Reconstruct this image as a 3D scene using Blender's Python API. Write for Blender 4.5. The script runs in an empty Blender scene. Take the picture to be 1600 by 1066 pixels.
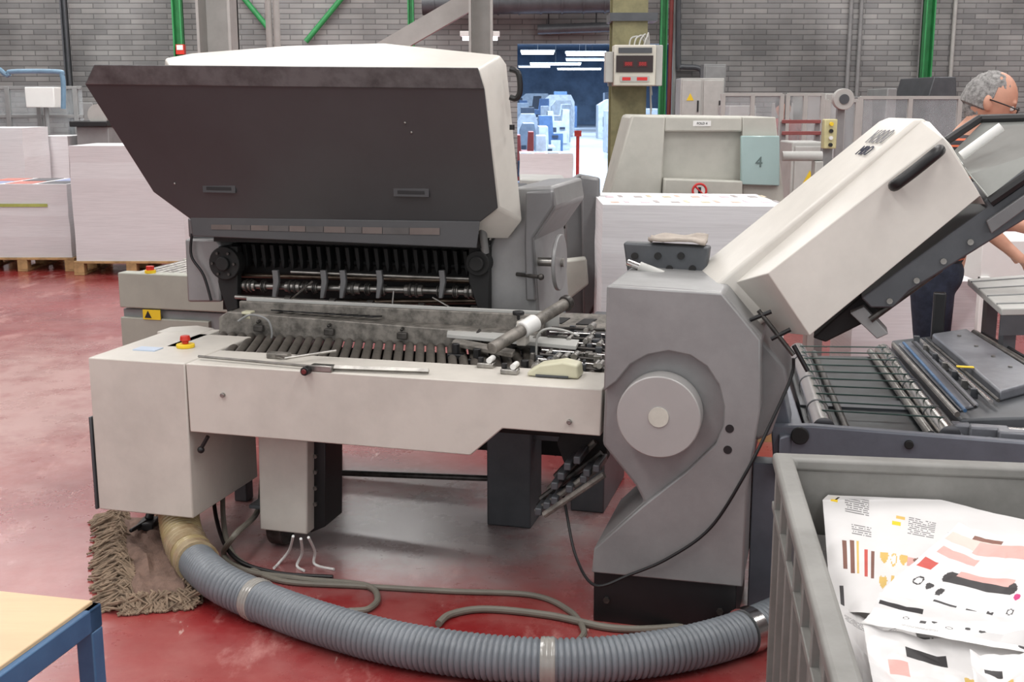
import bpy, bmesh, math, random
from mathutils import Vector, Matrix, noise
random.seed(7)
FP=1850.; CX=800.; CY=533.; HC=1.65
PT=math.atan((533-160)/FP); SP,CP=math.sin(PT),math.cos(PT)
def ray(px,py):
    r=(px-CX)/FP; u=(CY-py)/FP
    return Vector((r, CP+u*SP, -SP+u*CP))
class Fr:
    def __init__(s,ox=0,oy=0,th=0):
        s.ox,s.oy=ox,oy; s.c=math.cos(math.radians(th)); s.s=math.sin(math.radians(th))
    def w(s,p): return Vector((s.ox+p[0]*s.c+p[1]*s.s, s.oy-p[0]*s.s+p[1]*s.c, p[2]))
    def l(s,v):
        dx=v[0]-s.ox; dy=v[1]-s.oy
        return (dx*s.c-dy*s.s, dx*s.s+dy*s.c, v[2])
    def p(s,px,py,b=None,z=None,a=None):
        d=ray(px,py); o=s.l((0,0,HC)); dl=(d.x*s.c-d.y*s.s, d.x*s.s+d.y*s.c, d.z)
        if b is not None: t=(b-o[1])/dl[1]
        elif z is not None: t=(z-o[2])/dl[2]
        else: t=(a-o[0])/dl[0]
        return (o[0]+dl[0]*t,o[1]+dl[1]*t,o[2]+dl[2]*t)
    def az(s,pts,b): 
        r=[s.p(x,y,b=b) for x,y in pts]; return [(q[0],q[2]) for q in r]
W=Fr(); M=Fr(0.284,3.65,15)
# ---------- materials
def lin(c):
    r=[]
    for x in c:
        x/=255.
        r.append(x/12.92 if x<=.04045 else ((x+.055)/1.055)**2.4)
    return tuple(r)+(1,)
def mat(name,col,rough=.5,metal=0,var=.12,scale=6,bump=0,emit=0,alpha=1,col2=None,coat=0,stretch=None,trans=0):
    m=bpy.data.materials.new(name); m.use_nodes=True
    nt=m.node_tree; n=nt.nodes; b=n['Principled BSDF']
    c=lin(col); c2=lin(col2) if col2 else tuple(max(0,x*(1-var*2)) for x in c[:3])+(1,)
    tc=n.new('ShaderNodeTexCoord'); mp=n.new('ShaderNodeMapping'); nz=n.new('ShaderNodeTexNoise')
    nz.inputs['Scale'].default_value=scale; nz.inputs['Detail'].default_value=6; nz.inputs['Roughness'].default_value=.65
    if stretch: mp.inputs['Scale'].default_value=stretch
    rp=n.new('ShaderNodeValToRGB'); rp.color_ramp.elements[0].position=.35; rp.color_ramp.elements[1].position=.6
    rp.color_ramp.elements[0].color=c2; rp.color_ramp.elements[1].color=c
    L=nt.links.new
    L(tc.outputs['Object'],mp.inputs[0]); L(mp.outputs[0],nz.inputs['Vector']); L(nz.outputs['Fac'],rp.inputs[0]); L(rp.outputs[0],b.inputs['Base Color'])
    b.inputs['Roughness'].default_value=rough; b.inputs['Metallic'].default_value=metal
    if coat: b.inputs['Coat Weight'].default_value=coat; b.inputs['Coat Roughness'].default_value=.15
    if trans: b.inputs['Transmission Weight'].default_value=trans
    if alpha<1: b.inputs['Alpha'].default_value=alpha
    if bump:
        bm=n.new('ShaderNodeBump'); bm.inputs['Strength'].default_value=bump; bm.inputs['Distance'].default_value=.01
        nz2=n.new('ShaderNodeTexNoise'); nz2.inputs['Scale'].default_value=scale*8
        L(tc.outputs['Object'],nz2.inputs['Vector']); L(nz2.outputs['Fac'],bm.inputs['Height']); L(bm.outputs[0],b.inputs['Normal'])
    if emit: b.inputs['Emission Color'].default_value=c; b.inputs['Emission Strength'].default_value=emit
    return m
WHT=mat('cream_paint',(208,203,194),.42,var=.07,scale=3.5)
WHT2=mat('cream_paint_bright',(216,212,204),.4,var=.06,scale=3)
SILV=mat('silver_grey_paint',(148,148,148),.42,.25,var=.10,scale=4)
SILV2=mat('silver_grey_paint_dark',(120,120,121),.45,.25,var=.08,scale=4)
HOOD=mat('charcoal_paint',(66,67,69),.4,0,col2=(60,60,62),scale=1.2)
HOODL=mat('charcoal_scuffed',(100,101,102),.42,0,col2=(68,69,70),scale=9)
HOODS=mat('charcoal_skirt',(76,77,79),.45,0,var=.06,scale=5)
STEEL=mat('steel',(165,162,157),.3,.85,var=.25,scale=12)
DST=mat('dark_steel',(88,85,82),.4,.6,var=.3,scale=18)
BRN=mat('oily_brown_steel',(112,98,86),.35,.8,var=.25,scale=15)
CHR=mat('chrome',(210,208,205),.2,1,var=.08)
BLK=mat('black_plastic',(26,26,28),.45,0,var=.2)
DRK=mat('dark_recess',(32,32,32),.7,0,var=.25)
DGR=mat('dark_grey_metal',(84,87,91),.45,.2,var=.12,scale=6)
RED=mat('red_plastic',(205,50,35),.35)
YEL=mat('yellow_label',(235,200,40),.5,var=.03)
PAP=mat('paper_edge',(224,224,226),.8,var=.06,scale=4,stretch=(1,1,40))
LBL=mat('white_label',(228,228,225),.5,var=.02)
WOODP=mat('pallet_wood',(190,155,108),.8,var=.2,scale=10)
GRN=mat('green_paint',(52,146,84),.5)
BLU=mat('blue_paint',(66,104,142),.4,col2=(52,86,122))
BGR=mat('blue_grey_paint',(110,114,124),.45,.15,var=.1)
LGR=mat('light_grey_paint',(182,182,178),.5,var=.06)
MGR=mat('mid_grey_paint',(140,141,141),.5,var=.08)
BEIGE=mat('beige_plastic',(206,203,176),.45,var=.04)
OLV=mat('olive_column_paint',(146,141,104),.55,col2=(112,108,78),scale=5)
GLS=mat('clear_guard',(205,212,215),.1,0,alpha=.28)
TEAL=mat('teal_tinted_glass',(160,184,182),.12,var=.03)
DUSTY=mat('dusty_grey_metal',(140,135,128),.55,.3,col2=(88,85,80),scale=20)
ROLM=mat('dusty_roller',(108,102,95),.42,.4,col2=(74,70,66),scale=14)
RUB=mat('grey_cable_rubber',(122,118,108),.55,var=.1)
BINM=mat('grey_bin_plastic',(136,135,131),.5,var=.06,scale=5,col2=(120,119,115))
TEXTM=mat('ink_black',(25,25,30),.5,var=0)
INKR=mat('ink_red',(200,45,45),.5,var=0)
SKIN=mat('skin',(205,152,128),.5,var=.06,scale=12)
EMW=mat('lamp_emission',(245,245,255),.5,var=0,emit=8)
EMB=mat('display_glow',(190,205,225),.3,var=.02)
# ---------- geometry
wl={}
def ensure_col(): return bpy.context.scene.collection
class G:
    def __init__(s,fr=W): s.fr=fr; s.v=[]; s.f=[]; s.m=[]
    def add(s,vs,fs,m=0):
        n=len(s.v); s.v+=[s.fr.w(v) for v in vs]; s.f+=[[i+n for i in f] for f in fs]; s.m+=[m]*len(fs); return s
    def box(s,lo,hi,m=0):
        x0,y0,z0=lo; x1,y1,z1=hi
        return s.add([(x0,y0,z0),(x1,y0,z0),(x1,y1,z0),(x0,y1,z0),(x0,y0,z1),(x1,y0,z1),(x1,y1,z1),(x0,y1,z1)],
          [(0,3,2,1),(4,5,6,7),(0,1,5,4),(1,2,6,5),(2,3,7,6),(3,0,4,7)],m)
    def loft(s,rings,m=0,cap=True,closed=False):
        n=len(rings[0]); vs=[p for r in rings for p in r]; fs=[]
        R=len(rings)
        for k in range(R if closed else R-1):
            k2=(k+1)%R
            for i in range(n):
                j=(i+1)%n; fs.append((k*n+i,k*n+j,k2*n+j,k2*n+i))
        if cap and not closed: fs.append(tuple(range(n))[::-1]); fs.append(tuple((R-1)*n+i for i in range(n)))
        return s.add(vs,fs,m)
    def prism(s,pts,ax,lo,hi,m=0):
        if ax=='b': f=lambda p,t:(p[0],t,p[1])
        elif ax=='z': f=lambda p,t:(p[0],p[1],t)
        else: f=lambda p,t:(t,p[0],p[1])
        return s.loft([[f(p,lo) for p in pts],[f(p,hi) for p in pts]],m)
    def sweep(s,pts,rad,n=10,m=0,cap=True):
        P=[Vector(p) for p in pts]; rings=[]; up=None
        for i,p in enumerate(P):
            t=(P[min(i+1,len(P)-1)]-P[max(i-1,0)]).normalized()
            if up is None: up=Vector((0,0,1)) if abs(t.z)<.9 else Vector((1,0,0))
            x=t.cross(up).normalized(); up=x.cross(t).normalized()
            r=rad(i) if callable(rad) else rad
            rings.append([tuple(p+x*math.cos(2*math.pi*k/n)*r+up*math.sin(2*math.pi*k/n)*r) for k in range(n)])
        return s.loft(rings,m,cap)
    def cyl(s,p0,p1,r,r1=None,n=20,m=0):
        r1=r if r1 is None else r1
        return s.sweep([p0,p1],lambda i:[r,r1][i],n,m)
    def ball(s,c,r,n=12,m=0,fn=None):
        if not hasattr(r,'__len__'): r=(r,r,r)
        vs=[];fs=[]
        for i in range(n+1):
            th=math.pi*i/n
            for k in range(2*n):
                ph=math.pi*k/n
                q=Vector((math.sin(th)*math.cos(ph)*r[0],math.sin(th)*math.sin(ph)*r[1],math.cos(th)*r[2]))
                if fn: q=fn(q)
                vs.append((c[0]+q.x,c[1]+q.y,c[2]+q.z))
        for i in range(n):
            for k in range(2*n):
                j=(k+1)%(2*n); fs.append((i*2*n+k,(i+1)*2*n+k,(i+1)*2*n+j,i*2*n+j))
        return s.add(vs,fs,m)
    def caps(s,p0,p1,r0,r1,m=0):
        s.cyl(p0,p1,r0,r1,16,m); s.ball(p0,r0*.995,7,m); s.ball(p1,r1*.995,7,m); return s
    def text(s,st,size,o,dx,dy,m=0,th=.001):
        cu=bpy.data.curves.new('t','FONT'); cu.body=st; cu.size=size; cu.extrude=th; cu.align_x='CENTER'; cu.align_y='CENTER'
        ob=bpy.data.objects.new('t',cu); ensure_col().objects.link(ob); bpy.context.view_layer.update()
        me=bpy.data.meshes.new_from_object(ob.evaluated_get(bpy.context.evaluated_depsgraph_get()))
        o=Vector(o);dx=Vector(dx).normalized();dy=Vector(dy).normalized();dz=dx.cross(dy)
        s.add([tuple(o+dx*v.co.x+dy*v.co.y+dz*v.co.z) for v in me.vertices],[tuple(p.vertices) for p in me.polygons],m)
        bpy.data.objects.remove(ob); bpy.data.meshes.remove(me); bpy.data.curves.remove(cu); return s
    def build(s,name,mats,parent=None,label=None,cat=None,bevel=0,smooth=True,group=None,kind=None,ang=35,seg=2,fix=True):
        if not isinstance(mats,(list,tuple)): mats=[mats]
        xs=[v.x for v in s.v];ys=[v.y for v in s.v];zs=[v.z for v in s.v]
        c=Vector(((min(xs)+max(xs))/2,(min(ys)+max(ys))/2,min(zs)))
        me=bpy.data.meshes.new(name); me.from_pydata([v-c for v in s.v],[],s.f)
        for mm in mats: me.materials.append(mm)
        for p,i in zip(me.polygons,s.m): p.material_index=i
        if fix:
            bm=bmesh.new(); bm.from_mesh(me); bmesh.ops.remove_doubles(bm,verts=bm.verts,dist=1e-6) ; bmesh.ops.recalc_face_normals(bm,faces=bm.faces); bm.to_mesh(me); bm.free()
        if smooth:
            for p in me.polygons: p.use_smooth=True
            me.set_sharp_from_angle(angle=math.radians(ang))
        ob=bpy.data.objects.new(name,me); ensure_col().objects.link(ob)
        setp(ob,c,parent)
        if bevel:
            b=ob.modifiers.new('bevel','BEVEL'); b.width=bevel; b.segments=seg; b.limit_method='ANGLE'; b.angle_limit=math.radians(40)
        if label: ob['label']=label
        if cat: ob['category']=cat
        if group: ob['group']=group
        if kind: ob['kind']=kind
        return ob
def setp(ob,c,parent):
    wl[ob.name]=Vector(c)
    if parent: ob.parent=parent; ob.location=Vector(c)-wl[parent.name]
    else: ob.location=c
def thing(name,label,cat,loc,group=None):
    ob=bpy.data.objects.new(name,None); ob.empty_display_size=.1; ensure_col().objects.link(ob); setp(ob,loc,None)
    ob['label']=label; ob['category']=cat
    if group: ob['group']=group
    return ob
def rod(fr,p0,p1,r,name,m,parent=None,n=16,**k): return G(fr).cyl(p0,p1,r,n=n).build(name,m,parent,**k)
def smoothpath(pts,n=8):
    P=[Vector(p) for p in pts]; out=[]
    for i in range(len(P)-1):
        a=P[max(i-1,0)];b=P[i];c=P[i+1];d=P[min(i+2,len(P)-1)]
        for k in range(n):
            t=k/n
            out.append(.5*((2*b)+(c-a)*t+(2*a-5*b+4*c-d)*t*t+(3*b-a-3*c+d)*t**3))
    out.append(P[-1]); return out
# =============== SETTING
def floor_mat():
    m=bpy.data.materials.new('red_floor_paint'); m.use_nodes=True; nt=m.node_tree; n=nt.nodes; L=nt.links.new; b=n['Principled BSDF']
    tc=n.new('ShaderNodeTexCoord'); off=n.new('ShaderNodeMapping'); off.inputs['Location'].default_value=(0,5,0); L(tc.outputs['Object'],off.inputs[0])
    def nz(sc,d=6,st=None):
        q=n.new('ShaderNodeTexNoise'); q.inputs['Scale'].default_value=sc; q.inputs['Detail'].default_value=d; q.inputs['Roughness'].default_value=.7
        mp=n.new('ShaderNodeMapping'); mp.inputs['Scale'].default_value=st or (1,1,1); L(off.outputs[0],mp.inputs[0]); L(mp.outputs[0],q.inputs['Vector'])
        return q
    def ramp(src,p0,p1,c0,c1):
        r=n.new('ShaderNodeValToRGB'); r.color_ramp.elements[0].position=p0; r.color_ramp.elements[1].position=p1
        r.color_ramp.elements[0].color=c0; r.color_ramp.elements[1].color=c1; L(src,r.inputs[0]); return r
    def mix(f,a,c):
        x=n.new('ShaderNodeMix'); x.data_type='RGBA'; L(f,x.inputs[0]); L(a,x.inputs[6]); x.inputs[7].default_value=c; return x.outputs[2]
    base=ramp(nz(.9).outputs['Fac'],.35,.65,lin((122,28,30)),lin((146,42,43))).outputs[0]
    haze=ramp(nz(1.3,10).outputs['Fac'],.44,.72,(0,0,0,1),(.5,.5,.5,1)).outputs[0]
    base=mix(haze,base,lin((182,126,120)))  # pale haze: whitish floor reflection mixed into the base colour
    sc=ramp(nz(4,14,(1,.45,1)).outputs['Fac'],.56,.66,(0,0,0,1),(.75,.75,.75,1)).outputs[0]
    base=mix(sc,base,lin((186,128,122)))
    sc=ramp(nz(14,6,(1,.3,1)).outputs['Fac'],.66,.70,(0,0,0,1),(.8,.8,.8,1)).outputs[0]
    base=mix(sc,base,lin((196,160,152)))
    # pale patches: powder dust around the machine, painted glare at the left (floor object origin sits at its centre, y = FC)
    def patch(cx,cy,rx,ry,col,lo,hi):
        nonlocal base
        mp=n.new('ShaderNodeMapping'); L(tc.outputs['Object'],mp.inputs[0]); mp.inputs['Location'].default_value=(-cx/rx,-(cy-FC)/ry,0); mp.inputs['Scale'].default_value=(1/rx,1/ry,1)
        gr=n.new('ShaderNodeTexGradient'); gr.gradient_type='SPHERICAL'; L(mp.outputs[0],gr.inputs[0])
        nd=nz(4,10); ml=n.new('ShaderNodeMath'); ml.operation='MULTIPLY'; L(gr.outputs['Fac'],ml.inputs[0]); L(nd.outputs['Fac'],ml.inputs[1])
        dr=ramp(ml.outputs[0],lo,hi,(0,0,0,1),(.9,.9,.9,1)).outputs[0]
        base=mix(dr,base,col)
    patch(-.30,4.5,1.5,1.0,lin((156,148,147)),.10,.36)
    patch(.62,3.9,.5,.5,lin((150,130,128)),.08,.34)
    patch(-2.9,6.6,2.6,3.2,lin((190,150,144)),.16,.42)  # reflected glare on the left floor, put into the colour
    L(base,b.inputs['Base Color'])
    rr=ramp(nz(2.5,8).outputs['Fac'],.3,.7,(.18,.18,.18,1),(.40,.40,.40,1)); L(rr.outputs[0],b.inputs['Roughness'])
    b.inputs['Coat Weight'].default_value=.4; b.inputs['Coat Roughness'].default_value=.22
    return m
def wall_mat():
    m=bpy.data.materials.new('grey_block_wall'); m.use_nodes=True; nt=m.node_tree; n=nt.nodes; L=nt.links.new; b=n['Principled BSDF']
    tc=n.new('ShaderNodeTexCoord'); sx=n.new('ShaderNodeSeparateXYZ'); cb=n.new('ShaderNodeCombineXYZ')
    L(tc.outputs['Object'],sx.inputs[0]); ad=n.new('ShaderNodeMath'); L(sx.outputs[0],ad.inputs[0]); L(sx.outputs[1],ad.inputs[1]); L(ad.outputs[0],cb.inputs[0]); L(sx.outputs[2],cb.inputs[1])
    br=n.new('ShaderNodeTexBrick'); L(cb.outputs[0],br.inputs['Vector']); br.inputs['Scale'].default_value=1
    br.inputs['Brick Width'].default_value=.36; br.inputs['Row Height'].default_value=.075; br.inputs['Mortar Size'].default_value=.012; br.inputs['Mortar Smooth'].default_value=1
    br.inputs['Color1'].default_value=lin((168,168,166)); br.inputs['Color2'].default_value=lin((140,141,141)); br.inputs['Mortar'].default_value=lin((112,113,113))
    nz=n.new('ShaderNodeTexNoise'); nz.inputs['Scale'].default_value=.6; nz.inputs['Detail'].default_value=9; L(tc.outputs['Object'],nz.inputs['Vector'])
    rp=n.new('ShaderNodeValToRGB'); rp.color_ramp.elements[0].position=.35; rp.color_ramp.elements[1].position=.62; rp.color_ramp.elements[0].color=(.34,.34,.34,1); L(nz.outputs['Fac'],rp.inputs[0])
    mx=n.new('ShaderNodeMix'); mx.data_type='RGBA'; mx.blend_type='MULTIPLY'; mx.inputs[0].default_value=.85; L(br.outputs['Color'],mx.inputs[6]); L(rp.outputs[0],mx.inputs[7])
    L(mx.outputs[2],b.inputs['Base Color']); b.inputs['Roughness'].default_value=.6
    bp=n.new('ShaderNodeBump'); bp.inputs['Strength'].default_value=.3; bp.inputs['Distance'].default_value=.015; L(br.outputs['Fac'],bp.inputs['Height']); bp.invert=True; L(bp.outputs[0],b.inputs['Normal'])
    return m
FC=(-3+18.3)/2
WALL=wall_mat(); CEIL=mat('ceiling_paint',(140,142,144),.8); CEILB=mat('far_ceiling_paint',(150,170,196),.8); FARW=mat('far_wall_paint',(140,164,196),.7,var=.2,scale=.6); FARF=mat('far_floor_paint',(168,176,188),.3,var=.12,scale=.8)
YE=92
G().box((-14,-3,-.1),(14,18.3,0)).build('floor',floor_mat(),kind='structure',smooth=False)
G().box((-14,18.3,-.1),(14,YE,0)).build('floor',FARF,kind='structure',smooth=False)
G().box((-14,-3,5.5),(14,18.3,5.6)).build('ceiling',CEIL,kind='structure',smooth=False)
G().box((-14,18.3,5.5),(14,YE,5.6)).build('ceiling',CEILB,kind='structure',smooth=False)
g=G(); YW=18
g.box((-14,YW,0),(.08,YW+.3,5.5)); g.box((2.4,YW,0),(14,YW+.3,5.5)); g.box((.08,YW,2.5),(2.4,YW+.3,5.5)); g.build('wall_back',WALL,kind='structure',smooth=False)
G().box((-14.3,-3,0),(-14,YE,5.5)).build('wall_left',WALL,kind='structure',smooth=False)
G().box((14,-3,0),(14.3,YE,5.5)).build('wall_right',WALL,kind='structure',smooth=False)
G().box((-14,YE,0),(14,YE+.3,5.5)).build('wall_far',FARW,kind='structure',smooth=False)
def post(px,w,Y,m,name,label,top=5.5,y=60):
    X=W.p(px,y,b=Y)[0]
    g=G(); g.box((X-w/2,Y-.02,0),(X+w/2,Y+.02,top)); 
    g.box((X-w/2,Y-w,0),(X-w/2+.02,Y+w*.1,top)); g.box((X+w/2-.02,Y-w,0),(X+w/2,Y+w*.1,top)); g.box((X-w/2-.06,Y-w-.04,0),(X+w/2+.06,Y+w*.1+.01,.02))
    return g.build(name,m,label=label,cat='column',smooth=False)
post(281,.13,17.7,GRN,'steel_post','green painted steel post against the block wall')
post(643,.09,17.7,GRN,'steel_post','green painted steel post against the block wall')
post(1036,.10,17.7,GRN,'steel_post','green painted steel post beside the passage opening')
post(1447,.14,17.7,GRN,'steel_post','green painted steel post against the block wall')
post(104,.08,17.7,DGR,'steel_post','dark grey steel post against the block wall')
post(347,.26,9.6,LGR,'building_column','pale grey steel building column behind the folding machine')
post(752,.2,10.4,LGR,'building_column','pale grey steel building column behind the folding machine')
g=G()
for x in (420,432): 
    X=W.p(x,30,b=11)[0]; g.cyl((X,11,0),(X,11,5.5),.03)
g.build('downpipe',LGR,label='pair of vertical grey pipes behind the machine',cat='pipe')
def beam(p0,p1,h,d,name,m,label):
    a=Vector(p0);c=Vector(p1); dr=(c-a).normalized(); up=dr.cross(Vector((0,1,0))).normalized()*h/2; dd=Vector((0,d/2,0))
    G().loft([[tuple(q+up+dd),tuple(q+up-dd),tuple(q-up-dd),tuple(q-up+dd)] for q in (a,c)]).build(name,m,label=label,cat='beam',smooth=False)
a=Vector(W.p(590,85,b=10.6)); c=Vector(W.p(745,-5,b=10.6)); dr=(c-a)
k=(5.5-a.z)/dr.z
beam(a-dr*.3,a+dr*k,.16,.12,'diagonal_brace',LGR,'pale grey diagonal steel brace reaching the ceiling')
for x0,y0,x1,y1 in ((375,-10,420,45),(478,65,540,-10)):
    a=W.p(x0,y0,b=17.9); c=W.p(x1,y1,b=17.9); rod(W,a,c,.04,'roof_brace',GRN,label='thin green diagonal steel brace on the wall',cat='beam')
for y,r,x0,x1,Yd in ((6,.16,660,960,17.55),(46,.07,840,955,17.8)):
    a=W.p(x0,y,b=Yd); c=W.p(x1,y-4,b=Yd)
    g=G(); g.cyl(a,c,r,n=20)
    for k in range(9):
        t=(k+.5)/9; q=Vector(a).lerp(Vector(c),t); q2=Vector(a).lerp(Vector(c),t+.01); g.cyl(q,q2,r*1.08)
    for f in (.15,.8):
        q=Vector(a).lerp(Vector(c),f); g.cyl((q.x,q.y+r*.9,q.z),(q.x,q.y+r*.9,5.5),.012,n=6)
    g.build('air_duct',DGR,label='grey round air duct above the passage',cat='duct')
for x in (1055,1328,1344,1440,1490):
    X=W.p(x,60,b=17.93)[0]; rod(W,(X,17.95,.0),(X,17.95,5.4),.03,'wall_conduit',MGR if x!=1490 else LGR,label='vertical conduit fixed to the block wall',cat='pipe')
a=[W.p(x,y,b=17.9) for x,y in ((1060,-20),(1060,95),(1066,104),(1090,106),(1098,118),(1098,160))]
G().sweep(smoothpath(a,5),.04).build('exhaust_pipe',DGR,label='grey bent pipe on the wall',cat='pipe')
X=W.p(1048,60,b=17.5)[0]; rod(W,(X,17.5,0),(X,17.5,5.5),.03,'sprinkler_pipe',mat('dark_red_pipe',(110,40,36),.5),label='dark red vertical pipe beside the passage',cat='pipe')
pts=[W.p(x,y,b=12.5) for x,y in ((-20,330),(-20,120),(12,118),(18,112),(90,112),(97,118),(99,135),(99,170))]
G().sweep(smoothpath(pts,5),.025).build('air_pipe',mat('pale_blue_pipe',(120,155,180),.4),label='pale blue compressed air pipe',cat='pipe')
X,Y,Z=W.p(281,76,b=17.5); G().box((X-.06,Y,Z-.08),(X+.06,Y+.1,Z+.06)).box((X-.045,Y-.005,Z-.02),(X+.045,Y,Z+.05),1).build('fire_alarm_sign',[RED,LBL],label='small red and white fire alarm box on green post',cat='sign',bevel=.004)
for px,py,Y,w in ((750,57,15.5,.5),(915,84,30,1.0),(840,82,32,.9),(790,32,24,.5),(925,93,46,2.0),(868,100,52,2.2),(835,104,60,1.6),(905,108,66,2.4),(1580,-20,16,1.2)):
    X,_,Z=W.p(px,py,b=Y); t=thing('ceiling_light','hanging fluorescent light fixture with white housing','light',(X,Y,Z))
    G().box((X-w/2,Y-.1,Z),(X+w/2,Y+.1,Z+.06)).build('lamp_housing',LBL,t,bevel=.005)
    G().cyl((X-w/2+.03,Y,Z-.02),(X+w/2-.03,Y,Z-.02),.03).build('fluorescent_tube',EMW,t)
    G().cyl((X,Y,Z+.05),(X,Y,5.5),.006,n=6).build('suspension_rod',DGR,t)
# =============== far hall contents
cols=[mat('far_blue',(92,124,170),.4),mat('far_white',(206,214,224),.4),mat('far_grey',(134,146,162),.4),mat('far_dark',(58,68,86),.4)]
def far_machine(x0,y0,x1,Y,D,cm,name='printing_machine',lab='distant printing machine with pale panels',shape=0):
    a=W.p(x0,y0,b=Y); X0,X1=a[0],W.p(x1,y0,b=Y)[0]; zt=a[2]; w=X1-X0
    t=thing(name,lab,'machine',((X0+X1)/2,Y+D/2,0))
    prof=[[(X0,0),(X1,0),(X1,zt*.8),(X1-w*.12,zt),(X0+w*.2,zt),(X0,zt*.85)],
          [(X0,0),(X1,0),(X1,zt*.6),(X1-w*.4,zt*.6),(X1-w*.45,zt),(X0,zt)],
          [(X0,0),(X1,0),(X1,zt),(X1-w*.3,zt),(X1-w*.35,zt*.7),(X0+w*.3,zt*.7),(X0+w*.25,zt*.95),(X0,zt*.95)]][shape]
    G().prism(prof,'b',Y,Y+D).build('body',cm,t,bevel=.01)
    G().box((X0+w*.1,Y-.03,zt*.3),(X0+w*.4,Y,zt*.55)).build('door',cols[3],t,bevel=.01)
    G().box((X0+w*.5,Y-.04,zt*.15),(X0+w*.9,Y,zt*.45)).build('panel',cols[1],t,bevel=.01)
    G().box((X0+w*.55,Y-.05,zt*.5),(X0+w*.8,Y,zt*.56)).build('control_strip',cols[3],t)
    G().cyl((X0+w*.1,Y-.05,zt*.2),(X0+w*.45,Y-.05,zt*.2),.04).build('roller',cols[2],t)
    return t
far=[(812,146,862,84,2),(866,143,902,80,0),(806,150,846,74,3),(850,148,898,70,1),(945,145,1000,76,2),
     (812,154,858,62,0),(862,157,896,60,1),(806,161,842,53,2),(846,163,892,51,1),(935,155,1010,56,1),
     (814,168,852,44,3),(856,171,890,43,1),(808,178,840,37,1),(842,181,880,35,0),(948,170,1030,40,1),
     (812,193,838,29,2),(842,198,868,27,1)]
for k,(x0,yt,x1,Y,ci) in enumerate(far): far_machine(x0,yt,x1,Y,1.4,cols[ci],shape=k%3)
far_machine(806,206,834,21.5,.6,mat('far_red',(160,66,62),.5),'waste_cart','red and white waste cart in the passage',2)
far_machine(838,212,866,22.6,.6,cols[1],'waste_cart','white cart with printed waste in the passage',1)
q=W.p(903,204,b=21); t=thing('barrier_post','short red barrier post by the passage','post',(q[0],q[1],0)); G().cyl((q[0],q[1],0),(q[0],q[1],q[2]),.03).build('post',RED,t); G().box((q[0]-.06,q[1]-.03,q[2]-.1),(q[0]+.06,q[1]+.03,q[2])).build('head',RED,t); G().cyl((q[0],q[1],0),(q[0],q[1],.03),.12).build('base',BLK,t)
for Y,z in ((26,3.1),(40,4.0),(58,4.5)):
    t=thing('roof_truss','blue grey steel roof truss on posts in the far hall','truss',(2,Y,0))
    g=G(); g.box((-2,Y,z),(8,Y+.1,z+.1)); g.box((-2,Y,z+.6),(8,Y+.1,z+.7))
    for k in range(20): g.cyl((-2+k*.5,Y+.05,z+.04),(-1.75+k*.5,Y+.05,z+.64),.025,n=6); g.cyl((-1.75+k*.5,Y+.05,z+.64),(-1.5+k*.5,Y+.05,z+.04),.025,n=6)
    g.build('truss_girder',cols[0],t,smooth=False)
    for x in (-1.9,7.9): G().box((x-.05,Y,0),(x+.05,Y+.1,5.5)).build('post',cols[0],t)
# =============== pallets + stacks
pc=[mat('print_a',(160,170,205),.5),mat('print_b',(205,130,120),.5),mat('print_c',(100,100,105),.5)]
def stack(x0,x1,ytop,ybot,depth,label='tall stack of white paper sheets on a pallet',cards=0,grp='paper stacks on pallets'):
    a=W.p(x0,ybot,z=0); Y=a[1]; X0=a[0]; X1=W.p(x1,ybot,b=Y)[0]; zt=W.p((x0+x1)/2,ytop,b=Y)[2]
    zb=.138; n=7; g=G(); rings=[]
    for i in range(n+1):
        z=zb+(zt-zb)*i/n; e=random.uniform(-.006,.006); f=random.uniform(-.006,.006)
        rings.append([(X0+e,Y+f,z),(X1+e,Y+f,z),(X1+e,Y+depth+f,z),(X0+e,Y+depth+f,z)])
    g.loft(rings)
    for k in range(cards):
        xx=X0+(X1-X0)*(k+.1)/cards; w=(X1-X0)/cards*.8
        g.box((xx,Y+.05,zt),(xx+w,Y+depth*.45,zt+.004),1+k%3); g.box((xx,Y+depth*.5,zt),(xx+w,Y+depth*.95,zt+.004),1+(k+1)%3)
    g.build('paper_stack',[PAP]+pc,label=label,cat='paper stack',smooth=False,group=grp)
    t=thing('pallet','wooden pallet carrying a paper stack','pallet',((X0+X1)/2,Y+depth/2,0),group='wooden pallets')
    x0_,x1_=X0-.03,X1+.03
    for k in range(5):
        yy=Y-.02+(depth+.04-.1)*k/4; G().box((x0_,yy,.115),(x1_,yy+.1,.137)).build('deck_board',WOODP,t,bevel=.003)
    for k in range(3):
        xx=x0_+(x1_-x0_-.1)*k/2
        for yy in (Y-.02,Y+depth/2-.05,Y+depth-.08): G().box((xx,yy,.022),(xx+.1,yy+.1,.115)).build('block',WOODP,t,bevel=.003)
        G().box((xx,Y-.02,0),(xx+.1,Y+depth+.02,.022)).build('bottom_board',WOODP,t,bevel=.003)
    return X0,X1,Y,zt
stack(122,292,228,430,.8)
s_=stack(-40,114,288,424,.95,cards=3,label='low stack of printed sheets on a pallet')
z_=W.p(60,320,b=s_[2])[2]; G().box((s_[0],s_[2]-.012,z_-.02),(s_[1]-.2,s_[2]-.0065,z_+.01)).build('strap',mat('strap_yellow_green',(180,190,100),.5),label='yellow green strap on the low paper stack',cat='strap')
stack(-60,48,200,378,.8); stack(66,116,213,366,.7); stack(-180,-78,230,400,.8)
stack(812,895,240,340,.8,cards=4,label='stack of printed sheets with colourful top beside passage')
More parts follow.
